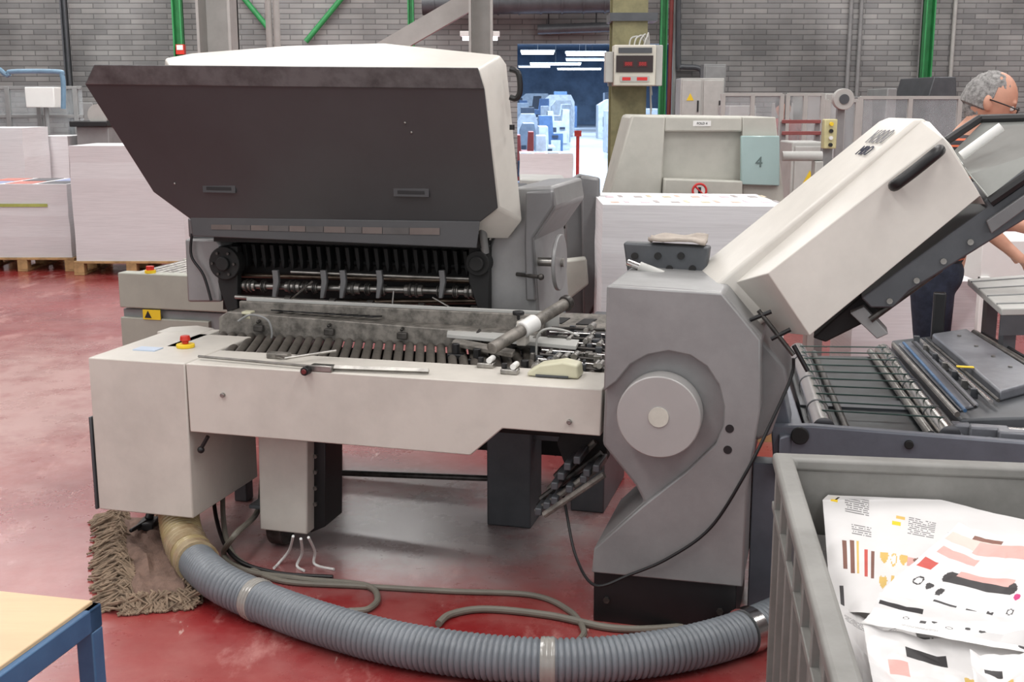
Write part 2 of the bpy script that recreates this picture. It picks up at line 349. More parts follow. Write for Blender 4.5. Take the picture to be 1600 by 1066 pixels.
# =============== left background
t=thing('guard_fence','clear plastic safety guard with grey metal frame','machine guard',W.w((-7,15.9,0)))
for x in (12,60,118):
    X=W.p(x,150,b=15.9)[0]; G().box((X-.03,15.87,0),(X+.03,15.93,1.85)).build('post',MGR,t,bevel=.003)
X0=W.p(-40,0,b=15.9)[0];X1=W.p(118,0,b=15.9)[0]
for z in (1.82,1.45,.9): G().box((X0,15.88,z),(X1,15.92,z+.04)).build('rail',MGR,t,bevel=.003)
G().box((X0,15.895,.9),(X1,15.905,1.82)).build('panel',GLS,t)
a=W.p(38,136,b=15.5);c=W.p(86,168,b=15.5); G().box((a[0],15.5,c[2]),(c[0],15.8,a[2])).cyl((a[0]+.2,15.65,0),(a[0]+.2,15.65,c[2]),.03,m=1).build('control_cabinet',[LBL,MGR],label='white control box on a grey stand',cat='cabinet',bevel=.01)
a=W.p(160,190,b=15.2)
t=thing('machine_stand','grey machine with round wheel and angled frame','machine',(a[0],15.2,0))
G().box((a[0]-.3,15.1,0),(a[0]+.1,15.6,1.35)).build('body',MGR,t,bevel=.01)
G().cyl((a[0],15.05,1.5),(a[0],15.1,1.5),.13,n=24).build('handwheel',LGR,t)
G().box((a[0]-.35,15.0,1.35),(a[0]+.12,15.5,1.42)).build('top_plate',BLK,t,bevel=.01)
far_machine(120,150,215,16.6,.8,MGR,'bindery_machine','grey bindery machine beyond paper stacks',2)
# =============== right background
def cab(x0,y0,x1,Y,D,m,label,door=2):
    a=W.p(x0,y0,b=Y);X1=W.p(x1,y0,b=Y)[0];X0=a[0];z=a[2]
    t=thing('electrical_cabinet',label,'cabinet',((X0+X1)/2,Y+D/2,0)); G().box((X0,Y,0),(X1,Y+D,z)).build('body',m,t,bevel=.01)
    for k in range(door):
        u0=X0+(X1-X0)*k/door+.02;u1=X0+(X1-X0)*(k+1)/door-.02
        d=G().box((u0,Y-.02,.1),(u1,Y,z-.03)).build('door',m,t,bevel=.006)
        G().box((u1-.05,Y-.04,z-.45),(u1-.03,Y-.02,z-.3)).build('handle',BLK,d)
        if k==0: G().prism([(u0+.06,z-.3),(u0+.16,z-.3),(u0+.11,z-.2)],'b',Y-.024,Y-.02).build('warning_label',YEL,d)
cab(1064,122,1132,16.5,.5,LGR,'light grey double-door electrical cabinet with yellow warning labels')
cab(1100,100,1135,17.2,.3,MGR,'grey electrical cabinet beside the wall',1)
cab(1238,222,1290,8.6,.4,LGR,'low light grey cabinet beside the folding station',1)
far_machine(1290,146,1340,12.5,.8,LGR,'bindery_machine','light grey bindery machine behind clear guards',1)
far_machine(1352,138,1402,13.8,.8,MGR,'bindery_machine','grey bindery machine behind clear guards',2)
far_machine(1450,120,1500,13.8,1.2,DGR,'bindery_machine','dark grey machine against the wall')
far_machine(1228,150,1276,15.2,.8,LGR,'bindery_machine','light grey bindery machine behind clear guards',2)
far_machine(1140,165,1215,14.5,.8,LGR,'bindery_machine','grey machine near electrical cabinet',1)
def guard(x0,x1,yt,Y,lab='clear plastic machine guard with metal frame'):
    X0=W.p(x0,yt,b=Y)[0];X1=W.p(x1,yt,b=Y)[0];z=W.p(x0,yt,b=Y)[2]
    t=thing('machine_guard',lab,'machine guard',((X0+X1)/2,Y,0))
    G().box((X0,Y,.8),(X1,Y+.012,z)).build('panel',GLS,t)
    for X in (X0,(X0+X1)/2,X1): G().box((X-.02,Y-.02,0),(X+.02,Y+.03,z+.02)).build('post',LGR,t)
    G().box((X0,Y-.015,z),(X1,Y+.03,z+.03)).build('rail',LGR,t)
guard(1130,1222,150,12);guard(1231,1286,150,12);guard(1345,1500,155,11.5);guard(1294,1340,160,11)
RR=mat('red_rail_paint',(150,82,80),.5)
for k,y in enumerate((190,208)):
    Yr=10.6-k*.5
    a=W.p(1222,y,b=Yr);c=W.p(1282,y,b=Yr)
    t=thing('roller_rail','dull red conveyor side rail with stand','rail',(a[0],Yr,0)); G().box((a[0],Yr-.02,a[2]-.015),(c[0],Yr+.02,a[2]+.015)).build('beam',RR,t,bevel=.003)
    for f in (.05,.95):
        X=a[0]+(c[0]-a[0])*f; G().box((X-.02,Yr+.02,0),(X+.02,Yr+.06,a[2])).build('leg',MGR,t)
a=W.p(1318,155,b=9.8); t=thing('gauge_stand','round white gauge on a metal stand','gauge',(a[0],9.8,0)); G().cyl((a[0],9.78,a[2]),(a[0],9.85,a[2]),.085,n=24).build('dial',LGR,t,bevel=.004); G().cyl((a[0],9.77,a[2]),(a[0],9.78,a[2]),.04,n=20).build('dial_center',DGR,t);G().box((a[0]-.03,9.85,0),(a[0]+.03,9.9,a[2])).build('stand',MGR,t)
# distant worker
YP=12.75
X,_,Z=W.p(1224,168,b=YP); t=thing('person','distant worker in a dark red shirt beyond the clear guard','person',(X,YP,0))
g=G(); g.ball((X,YP,1.6),(.08,.09,.115),10); g.caps((X,YP,1.35),(X,YP,1.55),.05,.05); g.caps((X,YP,.9),(X,YP,1.3),.13,.15)
for s in (-1,1):
    g.caps((X+s*.17,YP,1.38),(X+s*.22,YP,1.1),.05,.04); g.caps((X+s*.22,YP,1.1),(X+s*.18,YP-.22,.95),.04,.03); g.caps((X+s*.09,YP,.9),(X+s*.1,YP,.1),.08,.045); g.caps((X+s*.1,YP,.06),(X+s*.1,YP-.15,.05),.045,.04)
ob=g.build('body',SKIN,t,fix=False); md=ob.modifiers.new('r','REMESH'); md.mode='VOXEL'; md.voxel_size=.015
g=G(); g.caps((X,YP,.95),(X,YP,1.33),.155,.17)
for s in (-1,1): g.caps((X+s*.1,YP,1.4),(X+s*.18,YP,1.38),.07,.07); g.caps((X+s*.17,YP,1.38),(X+s*.215,YP,1.15),.065,.055)
g.build('shirt',mat('dark_red_shirt',(150,60,55),.8),t,fix=False)
g=G(); g.ball((X,YP+.01,1.63),(.086,.095,.1),10); g.build('hair',BLK,t,fix=False)
g=G()
for s in (-1,1): g.caps((X+s*.09,YP,.9),(X+s*.1,YP,.12),.1,.06)
g.build('trousers',DGR,t,fix=False)
a=W.p(1222,244,b=7.4);c=W.p(1284,244,b=7.4)
t=thing('suction_tube','cream horizontal tube on a stand','pipe',(a[0],7.4,0)); G().cyl(a,c,.03).build('tube',LGR,t); G().box((c[0]-.05,7.35,0),(c[0]+.0,7.45,c[2]-.03)).build('stand',LGR,t,bevel=.005)
a=W.p(1297,186,b=7.6);c=W.p(1297,232,b=7.6); t=thing('push_button_panel','yellow push-button panel on a grey post','control panel',(a[0],7.6,0))
G().box((a[0]-.045,7.55,c[2]),(a[0]+.035,7.62,a[2])).build('panel',mat('pale_yellow_panel',(206,198,150),.5),t,bevel=.006); G().box((a[0]-.03,7.62,0),(a[0]+.03,7.68,a[2]-.02)).build('post',MGR,t)
for k,mm in enumerate((YEL,BLK,LBL,BLK)): G().cyl((a[0]-.005,7.53,a[2]-.03-k*.043),(a[0]-.005,7.55,a[2]-.03-k*.043),.012).build('button',mm,t)
# =============== column w control box
X=W.p(982,100,b=7.75)[0]
t=thing('building_column','olive beige painted steel column carrying a control box','column',(X,7.8,0))
g=G(); g.box((X-.11,7.68,0),(X+.11,7.70,5.5)); g.box((X-.11,7.9,0),(X+.11,7.92,5.5)); g.box((X-.012,7.7,0),(X+.012,7.9,5.5)); g.build('beam',OLV,t,smooth=False)
G().box((X-.13,7.67,0),(X+.13,7.94,.02)).build('base_plate',OLV,t)
G().box((X-.13,7.66,2.15),(X+.17,7.94,2.2)).build('collar',DGR,t)
YC=7.45
a=W.p(960,70,b=YC);c=W.p(1024,134,b=YC)
CRM=mat('cream_housing',(206,202,190),.5,var=.04)
t=thing('counter_box','cream control box with black panel and red digital displays','control box',((a[0]+c[0])/2,YC,c[2]))
G().box((a[0],YC,c[2]),(c[0],YC+.17,a[2])).build('housing',CRM,t,bevel=.006); w=c[0]-a[0];h=a[2]-c[2]
G().box((a[0]+w*.05,YC-.007,c[2]+h*.33),(c[0]-w*.07,YC,a[2]-h*.26)).build('front_panel',mat('panel_brown_black',(46,34,34),.4),t)
LED=mat('red_led',(185,45,45),.4,emit=.15)
for f in (.22,.56):
    G().box((a[0]+w*f,YC-.010,c[2]+h*.46),(a[0]+w*(f+.24),YC-.007,c[2]+h*.6)).text('888',.03,(a[0]+w*(f+.12),YC-.0115,c[2]+h*.53),(1,0,0),(0,0,1),1).build('display',[mat('display_dark_red',(74,20,24),.4),LED],t)
G().box((a[0]+w*.15,YC-.007,c[2]+h*.1),(a[0]+w*.85,YC,c[2]+h*.24)).box((a[0]+w*.2,YC-.009,c[2]+h*.13),(a[0]+w*.4,YC-.007,c[2]+h*.21),1).box((a[0]+w*.55,YC-.009,c[2]+h*.13),(a[0]+w*.8,YC-.007,c[2]+h*.21),1).build('label_plate',[LGR,INKR],t)
G().box((a[0]+w*.1,YC-.007,a[2]-h*.2),(a[0]+w*.9,YC,a[2]-h*.07)).build('name_plate',DGR,t)
G().box((c[0]+.002,YC+.03,c[2]),(c[0]+.045,YC+.17,a[2])).build('side_box',LGR,t,bevel=.004)
G().box((a[0]-.05,YC+.03,c[2]+.02),(a[0]-.001,YC+.15,a[2]-.04)).build('side_box',LGR,t,bevel=.004)
G().box((a[0]-.02,YC+.17,c[2]),(c[0]-.02,YC+.23,c[2]+.05)).build('bracket',MGR,t)
for k in range(4): G().sweep(smoothpath([(a[0]+.1+k*.03,YC+.1,a[2]),(a[0]+.12+k*.03,YC+.11,a[2]+.05),(a[0]+.2+k*.01,YC+.17,a[2]+.03),(a[0]+.26,YC+.21,a[2]-.2-.1*k)],5),.005,6).build('wire',LGR,t)
# =============== feeder unit "4"
Y=6.75
t=thing('folding_station','light grey folding station marked 4 with tinted window','machine',(W.p(1095,300,b=Y)[0],Y+.3,0))
def wp(pts,b): return W.az(pts,b)
GRB=mat('warm_grey_paint',(184,183,174),.5,var=.06)
o=wp([(988,180),(1212,183),(1226,330),(948,330)],Y); o=[o[0],o[1],o[2],(o[2][0],0),(o[3][0],0),o[3]]
G().prism(o,'b',Y+.06,Y+.62).build('body',GRB,t,bevel=.02)
G().prism(wp([(988,180),(1040,182),(1033,318),(948,318)],Y),'b',Y,Y+.06).build('side_panel',GRB,t,bevel=.01)
G().prism(wp([(1040,182),(1160,183),(1160,206),(1038,206)],Y),'b',Y,Y+.06).build('top_panel',GRB,t,bevel=.01)
G().prism(wp([(1036,278),(1158,282),(1158,320),(1034,320)],Y),'b',Y-.05,Y+.06).build('lower_panel',GRB,t,bevel=.01)
G().prism(wp([(1160,183),(1212,183),(1226,318),(1160,318)],Y),'b',Y,Y+.06).build('side_panel',GRB,t,bevel=.006)
G().prism(wp([(1156,212),(1216,212),(1216,290),(1156,288)],Y),'b',Y-.04,Y-.001).build('window',TEAL,t,bevel=.006)
q=W.p(1186,254,b=Y-.043); G().text('4',.085,q,(1,0,0),(0,0,1)).build('number',mat('ink_grey_green',(100,118,116),.5),t)
q=W.p(1093,298,b=Y-.055); g=G()
ring=[(q[0]+math.cos(x*math.pi/12)*.038,q[1],q[2]+math.sin(x*math.pi/12)*.038) for x in range(25)]
g.sweep(ring,.006,8); g.cyl((q[0]-.027,q[1],q[2]+.027),(q[0]+.027,q[1],q[2]-.027),.005); g.cyl((q[0],q[1]+.005,q[2]),(q[0],q[1]+.001,q[2]),.038,m=1); g.box((q[0]-.008,q[1]-.003,q[2]-.022),(q[0]+.008,q[1],q[2]+.02),2)
g.build('prohibition_sign',[INKR,LBL,TEXTM],t)
q=W.p(1097,193,b=Y-.004); G().box((q[0]-.05,q[1],q[2]-.015),(q[0]+.05,q[1]+.004,q[2]+.015)).text('FOLD 4',.018,(q[0],q[1]-.001,q[2]),(1,0,0),(0,0,1),1).build('name_plate',[LBL,TEXTM],t)
Y=5.75; X0=W.p(942,320,b=Y)[0];X1=W.p(1225,325,b=Y)[0];zt=W.p(942,320,b=Y)[2]
g=G(); rg=[]
for i in range(14):
    z=.138+(zt-.138)*i/13; e=random.uniform(-.004,.004); rg.append([(X0+e,Y+e,z),(X1+e,Y+e-.12,z),(X1+e,Y+.68,z),(X0+e,Y+.8,z)])
g.loft(rg)
PRN=[mat('print_orange',(224,196,182),.5),mat('print_pink',(226,204,212),.5),mat('print_dark',(176,168,168),.5),mat('print_gold',(216,204,178),.5)]
for k in range(6):
    for j in range(2):
        xx=X0+.05+k*.15; g.box((xx,Y+.10+j*.34,zt),(xx+.04,Y+.18+j*.34,zt+.002),1+(k+j)%4); g.box((xx+.07,Y+.12+j*.34,zt),(xx+.09,Y+.24+j*.34,zt+.002),1+(k+j+1)%4)
g.build('paper_stack',[PAP]+PRN,label='tall stack of printed white sheets in front of the folding station',cat='paper stack',smooth=False)
t=thing('pallet','wooden pallet carrying a tall paper stack','pallet',((X0+X1)/2,Y+.4,0))
for k in range(5): G().box((X0,Y-.1+k*.18,.115),(X1,Y+.0+k*.18,.137)).build('deck_board',WOODP,t)
for X in (X0,X1-.1): 
    for yy in (Y-.1,Y+.25,Y+.62): G().box((X,yy,0),(X+.1,yy+.1,.115)).build('block',WOODP,t)
# middle gap machinery
t=thing('bindery_machine','grey folding machine frame with rails and cream top cover','machine',W.w((.3,6.4,0)))
G().prism(wp([(884,285),(905,272),(938,278),(938,470),(905,520),(884,520)],6.3),'b',6.3,6.36).build('side_panel',SILV2,t,bevel=.01)
G().prism(wp([(908,276),(936,280),(936,468),(912,500)],6.24),'b',6.24,6.3).build('side_cover',SILV2,t,bevel=.01)
G().prism(wp([(812,278),(884,280),(884,300),(812,297)],7),'b',6.9,7.4).build('top_cover',LGR,t,bevel=.01)
q=W.p(903,288,b=6.22); G().box((q[0]-.016,6.225,q[2]-.016),(q[0]+.016,6.24,q[2]+.016)).build('label_plate',BLU,t)
for y in (312,335,352,378,395,420,445):
    a=W.p(845,y+6,b=6.8);c=W.p(890,y,b=6.8); G().cyl(a,c,.016).build('shaft',DST if y!=335 else CHR,t)
G().prism(wp([(820,300),(884,302),(884,500),(820,500)],7.1),'b',7.1,7.3).build('inner_frame',MGR,t)
G().prism(wp([(866,300),(880,300),(880,505),(866,505)],6.75),'b',6.75,6.79).build('upright',LGR,t,bevel=.004)
G().prism(wp([(848,300),(856,300),(856,505),(848,505)],6.75),'b',6.75,6.79).build('upright',MGR,t,bevel=.004)
G().prism(wp([(850,318),(900,330),(898,345),(850,345)],6.6),'b',6.45,6.6).build('tray',LGR,t,bevel=.004)
G().prism(wp([(868,405),(915,400),(918,440),(880,470),(868,500)],6.2),'b',6.1,6.2).build('curved_guard',GRB,t,bevel=.01)
G().box((.15,6.35,0),(.38,7.3,.5)).build('base',DGR,t,bevel=.01)
# =============== small roller conveyor
CF=Fr(*W.p(195,520,b=6.0)[:2],15)
q0=CF.p(193,440,b=0)
t=thing('roller_conveyor','small grey roller conveyor with emergency stop and warning label','conveyor',CF.w((.3,.3,0)))
zt=q0[2]; CG=mat('grey_green_paint',(164,165,154),.5,var=.05)
G(CF).box((0,0,zt-.28),(.8,.62,zt-.14)).build('lower_frame',MGR,t,bevel=.004)
G(CF).box((0,-.03,zt-.13),(.8,.05,zt+.05)).build('side_cover',CG,t,bevel=.006)
G(CF).box((0,.6,zt-.1),(.8,.65,zt+.04)).build('side_cover',CG,t,bevel=.006)
for k in range(8): G(CF).cyl((.08+k*.095,.05,zt+.02),(.08+k*.095,.6,zt+.02),.03).build('roller',STEEL,t)
for x in (.03,.7):
    for y in (.03,.55): G(CF).box((x,y,0),(x+.06,y+.06,zt-.28)).build('leg',MGR,t)
G(CF).box((0,-.03,zt-.5),(.5,.02,zt-.18)).build('skirt',CG,t,bevel=.004)
q=CF.p(237,492,b=-.035); G(CF).box((q[0]-.05,-.036,q[2]-.025),(q[0]+.05,-.031,q[2]+.025)).prism([(q[0]-.04,q[2]-.017),(q[0],q[2]-.017),(q[0]-.02,q[2]+.02)],'b',-.038,-.036,1).build('warning_label',[YEL,TEXTM],t)
G(CF).cyl((.17,.0,zt+.05),(.17,.0,zt+.065),.028).cyl((.17,0,zt+.065),(.17,0,zt+.085),.02,m=1).build('emergency_stop',[YEL,RED],t)
# =============== FOLDING MACHINE (hood)
t=thing('folding_machine','large cream folding machine with raised charcoal hood over rollers','machine',M.w((-.9,1.1,0)))
def bb(y): return .50+(y-102)/243*.24
front=[(266,103),(330,103),(450,104),(600,105),(748,107),(757,138),(778,325),(756,347),(345,342),(300,300),(262,131)]
back=[(258,91),(300,83),(450,71),(600,67),(782,86),(792,100),(817,345),(796,374),(345,366),(300,320),(256,130)]
R1=[M.p(x,y,b=bb(y)+.03) for x,y in front]; R2=[M.p(x,y,b=.87) for x,y in back]
hood=G(M).loft([R1,R2]).build('hood',WHT2,t,bevel=.010,seg=3)
fp=[(133,131),(757,138),(778,325),(750,347),(297,342),(240,300)]
G(M).loft([[M.p(x,y,b=bb(y)) for x,y in fp],[M.p(x,y,b=bb(y)+.03) for x,y in fp]]).build('hood_panel',HOOD,hood,bevel=.003)
fp=[(147,101),(747,106),(757,139),(133,132)]
G(M).loft([[M.p(x,y,b=bb(y)-.006) for x,y in fp],[M.p(x,y,b=bb(y)+.05) for x,y in fp]]).build('hood_lip',HOODL,hood,bevel=.003)
fp=[(297,340),(750,346),(745,388),(301,369)]
G(M).loft([[M.p(x,y,b=.735) for x,y in fp],[M.p(x,y,b=.78) for x,y in fp]]).build('hood_skirt',HOODS,hood,bevel=.003)
g=G(M); xs=[330,362,392,420,452,478,506,540,566,598,640,688]
for k in range(11):
    fp=[(xs[k],351+k*.5),(xs[k+1]-1,351+k*.5+.4),(xs[k+1]-1,359+k*.8),(xs[k],358.5+k*.8)]
    g.loft([[M.p(x,y,b=.732) for x,y in fp],[M.p(x,y,b=.736) for x,y in fp]],m=k%2)
g.build('scale_strip',[mat('strip_brown',(108,98,94),.5),mat('strip_dark',(90,87,86),.5)],hood)
for x,y in ((343,295),(643,301)):
    q=M.p(x,y,b=bb(y)); bx=bb(y)
    G(M).box((q[0]-.072,bx-.006,q[2]-.016),(q[0]+.072,bx+.002,q[2]+.016)).box((q[0]-.055,bx-.007,q[2]-.006),(q[0]+.055,bx-.005,q[2]+.008),1).build('recessed_grip',[HOOD,BLK],hood,bevel=.003)
for x,y in ((273,287),(633,192),(643,207)):
    q=M.p(x,y,b=bb(y)-.002); G(M).ball(q,.005,6).build('screw',STEEL,hood)
hp=[M.p(*c,b=.78) for c in ((797,108),(808,112),(812,125),(812,145),(806,154),(797,152))]
G(M).sweep(smoothpath(hp,4),.011,8).build('hood_handle',BLK,hood)
G(M).cyl(M.p(800,195,b=.72),M.p(800,203,b=.72),.01,n=8).build('latch_hole',BLK,hood)
G(M).cyl(M.p(765,375,b=.88),M.p(785,330,b=.9),.008).build('gas_spring',STEEL,t)
G(M).cyl(M.p(752,340,b=.82),M.p(758,395,b=.86),.016).build('hinge_arm',SILV,t)
def pol(px,b): return M.az(px,b)
f=pol([(296,372),(345,372),(352,380),(352,470),(300,470)],.9)
G(M).prism(f,'b',.86,1.5).build('side_frame',SILV,t,bevel=.01)
G(M).prism(pol([(292,340),(345,350),(345,380),(294,372)],.9),'b',.9,1.4).build('side_cap',SILV2,t,bevel=.01)
f=pol([(766,385),(806,292),(866,290),(871,325),(836,375),(845,500),(766,490)],.92)
G(M).prism(f,'b',.9,1.45).build('side_frame',SILV,t,bevel=.012)
f=pol([(822,300),(864,298),(866,322),(833,372),(838,470),(822,470),(820,380)],.88)
G(M).prism(f,'b',.87,.905).build('side_cover',SILV2,t,bevel=.008)
G(M).box((-1.62,1.12,.72),(-.62,1.5,1.3)).build('machine_body',DGR,t,bevel=.01)
for x in (-1.66,-.3):
    G(M).box((x,.95,.0),(x+.14,1.45,.75)).build('leg',DGR,t,bevel=.006)
G(M).box((-1.5,1.3,.12),(-.3,1.35,.2)).build('cross_member',DRK,t,bevel=.004)
G(M).cyl((-1.5,1.0,.3),(-.3,1.0,.3),.02).build('cross_member',DST,t)
q=M.p(874,410,b=.95)
G(M).sweep([(q[0]-.008,q[1],q[2]),(q[0]+.008,q[1],q[2])],.112,32).build('handwheel',SILV,t,bevel=.004)
G(M).cyl((q[0]-.15,q[1],q[2]),(q[0]+.02,q[1],q[2]),.018).build('handwheel_shaft',STEEL,t)
q=M.p(822,432,b=.85); G(M).cyl((q[0]-.05,q[1]+.05,q[2]),(q[0]+.05,q[1],q[2]),.008).ball((q[0]+.06,q[1],q[2]),.013,8).build('lever',DST,t)
for x in (357,750):
    q=M.p(x,410,b=.88)
    G(M).cyl((q[0],.84,q[2]),(q[0],.9,q[2]),.07 if x<400 else .05,n=28).cyl((q[0],.82,q[2]),(q[0],.84,q[2]),.03,n=16).build('bearing_plate',DRK,t,bevel=.004)
    G(M).prism(pol([(x-18,385),(x+14,385),(x+14,488),(x-2,488),(x-18,440)],.86),'b',.86,.9).build('bearing_bracket',DRK,t,bevel=.004)
    for k in range(6):
        an=k*math.pi/3; q2=(q[0]+math.cos(an)*.05,.838,q[2]+math.sin(an)*.05)
        if x<400: G(M).cyl(q2,(q2[0],.828,q2[2]),.006,n=6).build('bolt',DST,t)
def shaft(y0,y1,b,r,m,x0=368,x1=762,name='roller_shaft'):
    a=M.p(x0,y0,b=b);c=M.p(x1,y1,b=b); G(M).cyl(a,c,r,n=16).build(name,m,t); return Vector(a),Vector(c)
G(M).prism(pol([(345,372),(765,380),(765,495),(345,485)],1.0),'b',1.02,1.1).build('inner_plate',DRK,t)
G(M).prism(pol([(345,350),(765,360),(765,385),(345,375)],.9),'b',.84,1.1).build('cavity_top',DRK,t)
s0,s1=shaft(404,418,1.0,.012,DRK)
for k in range(26):
    p=s0.lerp(s1,(k+.7)/26.5)
    G(M).prism([(p.x-.014,p.z+.07),(p.x+.004,p.z+.07),(p.x+.010,p.z),(p.x+.006,p.z-.03),(p.x-.004,p.z-.01)],'b',.95,1.0).build('guide_finger',DRK,t,bevel=.002)
s0,s1=shaft(430,440,.95,.010,BRN); s0,s1=shaft(446,457,.9,.013,STEEL)
for c,w in ((.06,.05),(.12,.02),(.24,.06),(.29,.02),(.33,.02),(.47,.08),(.54,.02),(.60,.02),(.72,.07),(.82,.02),(.88,.02),(.94,.05)):
    p=s0.lerp(s1,c-w/2); 
    G(M).cyl(p,s0.lerp(s1,c+w/2),.022,n=20).cyl(s0.lerp(s1,c-w*.25),s0.lerp(s1,c-w*.1),.028,n=20,m=1).cyl(s0.lerp(s1,c+w*.1),s0.lerp(s1,c+w*.25),.028,n=20,m=1).build('collar',[STEEL,DST],t,bevel=.002)
s0,s1=shaft(464,486,.86,.010,STEEL); 
for c in (.22,.4,.55,.75,.95): G(M).cyl(s0.lerp(s1,c-.012),s0.lerp(s1,c+.012),.018).build('collar',DST,t,bevel=.002)
s0,s1=shaft(474,470,.95,.013,BRN,400,760)
for x in (430,505,535,592,690):
    G(M).prism(pol([(x-4,422),(x+5,422),(x+7,440),(x+2,466),(x-4,466),(x-2,440)],.87),'b',.86,.88).build('bracket',SILV2,t,bevel=.003)
for x,y,x2,y2 in ((452,470,488,440),(615,455,612,485),(676,465,720,490)):
    G(M).cyl(M.p(x,y,b=.84),M.p(x2,y2,b=.82),.004,n=8).build('adjusting_rod',STEEL,t)
G(M).cyl(M.p(455,425,b=.88),M.p(735,436,b=.88),.007).build('upper_rod',STEEL,t)
pts=[M.p(x,y,b=.84) for x,y in ((300,365),(299,400),(318,430),(330,470))]
G(M).sweep(smoothpath(pts,6),.006,8).build('cable',BLK,t)
# =============== REGISTER TABLE
t=thing('register_table','long cream side-lay table with dark slanted rollers and rail','machine',M.w((-.9,.3,0)))
fc=pol([(290,565.5),(941,607),(938,682),(785,670),(735,712),(297,675)],0)
zt=.757
fc[0]=(fc[0][0],zt); fc[1]=(fc[1][0],zt)
G(M).prism(fc,'b',0,.24).build('front_cover',WHT,t,bevel=.004)
xl=M.p(137,553,b=0)[0]; xr=fc[0][0]-.004; zb=M.p(225,803,b=0)[2]
cb=G(M).box((xl,0,zb),(xr,.5,zt)).build('control_cabinet',WHT,t,bevel=.005)
G(M).box((xl-.014,-.004,zb-.0),(xl-.004,.45,zt-.22)).build('cabinet_door',DGR,t,bevel=.003)
q0=M.p(212,546,z=zt);q1=M.p(268,540,z=zt)
G(M).box((q0[0],q0[1]-.02,zt),(q1[0],q0[1]+.04,zt+.004)).build('touch_display',EMB,t)
q=M.p(290,543,z=zt); G(M).cyl((q[0],q[1],zt),(q[0],q[1],zt+.014),.034,n=24).build('emergency_stop_base',YEL,t,bevel=.003)
G(M).cyl((q[0],q[1],zt+.014),(q[0],q[1],zt+.026),.012).cyl((q[0],q[1],zt+.026),(q[0],q[1],zt+.045),.02,.017,n=20).build('emergency_stop_button',RED,t,bevel=.003)
for x,y in ((349,617),(890,659),):
    q=M.p(x,y,b=0); G(M).cyl((q[0],-.012,q[2]),(q[0],0,q[2]),.008).build('bolt',STEEL,t,bevel=.002)
q=M.p(481,578,b=0); G(M).cyl((q[0],-.03,q[2]),(q[0],.0,q[2]),.015,n=16).cyl((q[0],-.036,q[2]),(q[0],-.03,q[2]),.009,m=1).build('knob',[BLK,mat('knob_dark_red',(110,40,40),.5)],t,bevel=.002)
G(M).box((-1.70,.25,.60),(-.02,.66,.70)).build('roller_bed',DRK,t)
G(M).prism([(-1.89,.50),(-1.70,.50),(-1.70,.62),(-1.80,.66),(-1.89,.60)],'z',.70,.757).build('corner_frame',WHT,t,bevel=.004)
G(M).box((-1.70,.251,.70),(-1.66,.6,.757)).build('corner_frame',WHT,t,bevel=.003)
for k in range(38):
    a=-1.58+k*.0415
    G(M).cyl((a+.05,.252,.740),(a-.06,.575,.740),.0165,n=14).build('roller',ROLM,t)
g=G(M); rb=.58
g.prism([(-1.66,.74),(-.35,.74),(-.35,.80),(-1.62,.835),(-1.66,.81)],'b',rb,rb+.025); g.prism([(-1.62,.835),(-.35,.80),(-.35,.785),(-1.62,.815)],'b',rb+.025,rb+.12,0)
g.box((-1.62,rb+.10,.76),(-.35,rb+.12,.862),0)
g.build('side_rail',DUSTY,t,bevel=.004)
G(M).box((-1.60,rb+.125,.80),(-.30,rb+.14,.872)).build('pale_guide_rail',LGR,t,bevel=.002)
for a in (-1.5,-1.2,-.9,-.6,-.45): G(M).box((a,rb-.02,.765),(a+.04,rb,.79)).cyl((a+.02,rb-.02,.8),(a+.02,rb+.02,.81),.006).build('rail_clamp',DST,t,bevel=.003)
q=M.p(527,504,b=rb+.08); G(M).prism([(q[0]-.05,q[2]-.016),(q[0]+.05,q[2]-.016),(q[0]+.012,q[2]+.022),(q[0]-.012,q[2]+.022)],'b',rb+.08,rb+.09).prism([(q[0]-.014,q[2]-.010),(q[0]+.014,q[2]-.010),(q[0],q[2]+.015)],'b',rb+.078,rb+.08,1).build('warning_label',[YEL,TEXTM],t)
for k in range(9):
    a=-1.45+k*.05; G(M).loft([[(a,.62,.84-.001*k),(a+.03,.62,.84-.001*k),(a+.055,.66,.83),(a+.02,.66,.83)],[(a,.62,.845-.001*k),(a+.03,.62,.845-.001*k),(a+.055,.66,.835),(a+.02,.66,.835)]]).build('wear_strip',BLK,t)
g=G(M); g.loft([[(-1.5,.725,.80),(-.12,.725,.80),(-.12,.88,.83),(-1.5,.88,.83)],[(-1.5,.725,.81),(-.12,.725,.81),(-.12,.88,.84),(-1.5,.88,.84)]]); g.build('feed_plate',DUSTY,t)
for k in range(12):
    a=-1.4+k*.105; G(M).loft([[(a,.76,.8165),(a+.05,.76,.8165),(a+.07,.82,.8278),(a+.02,.82,.8278)],[(a,.76,.8205),(a+.05,.76,.8205),(a+.07,.82,.8318),(a+.02,.82,.8318)]]).build('plate_slot',BLK,t)
G(M).prism([M.p(698,524,z=.8)[:2],M.p(900,543,z=.8)[:2],M.p(905,533,z=.8)[:2],M.p(700,515,z=.8)[:2]],'z',.79,.805).build('slide_plate',LGR,t,bevel=.002)
G(M).prism([M.p(705,535,z=.79)[:2],M.p(800,553,z=.79)[:2],M.p(805,546,z=.79)[:2],M.p(712,528,z=.79)[:2]],'z',.775,.79).build('slide_plate',DUSTY,t,bevel=.002)
a=M.p(768,545,b=.25);c=M.p(888,472,b=.62)
G(M).cyl(a,c,.022,n=20).build('cross_bar',DUSTY,t,bevel=.002)
a=Vector(a);c=Vector(c); G(M).cyl(a.lerp(c,.38),a.lerp(c,.55),.031,n=20).build('bar_clamp',LBL,t,bevel=.004)
G(M).cyl(a.lerp(c,.95),a.lerp(c,1.0),.03,n=20).build('bar_collar',DST,t,bevel=.003)
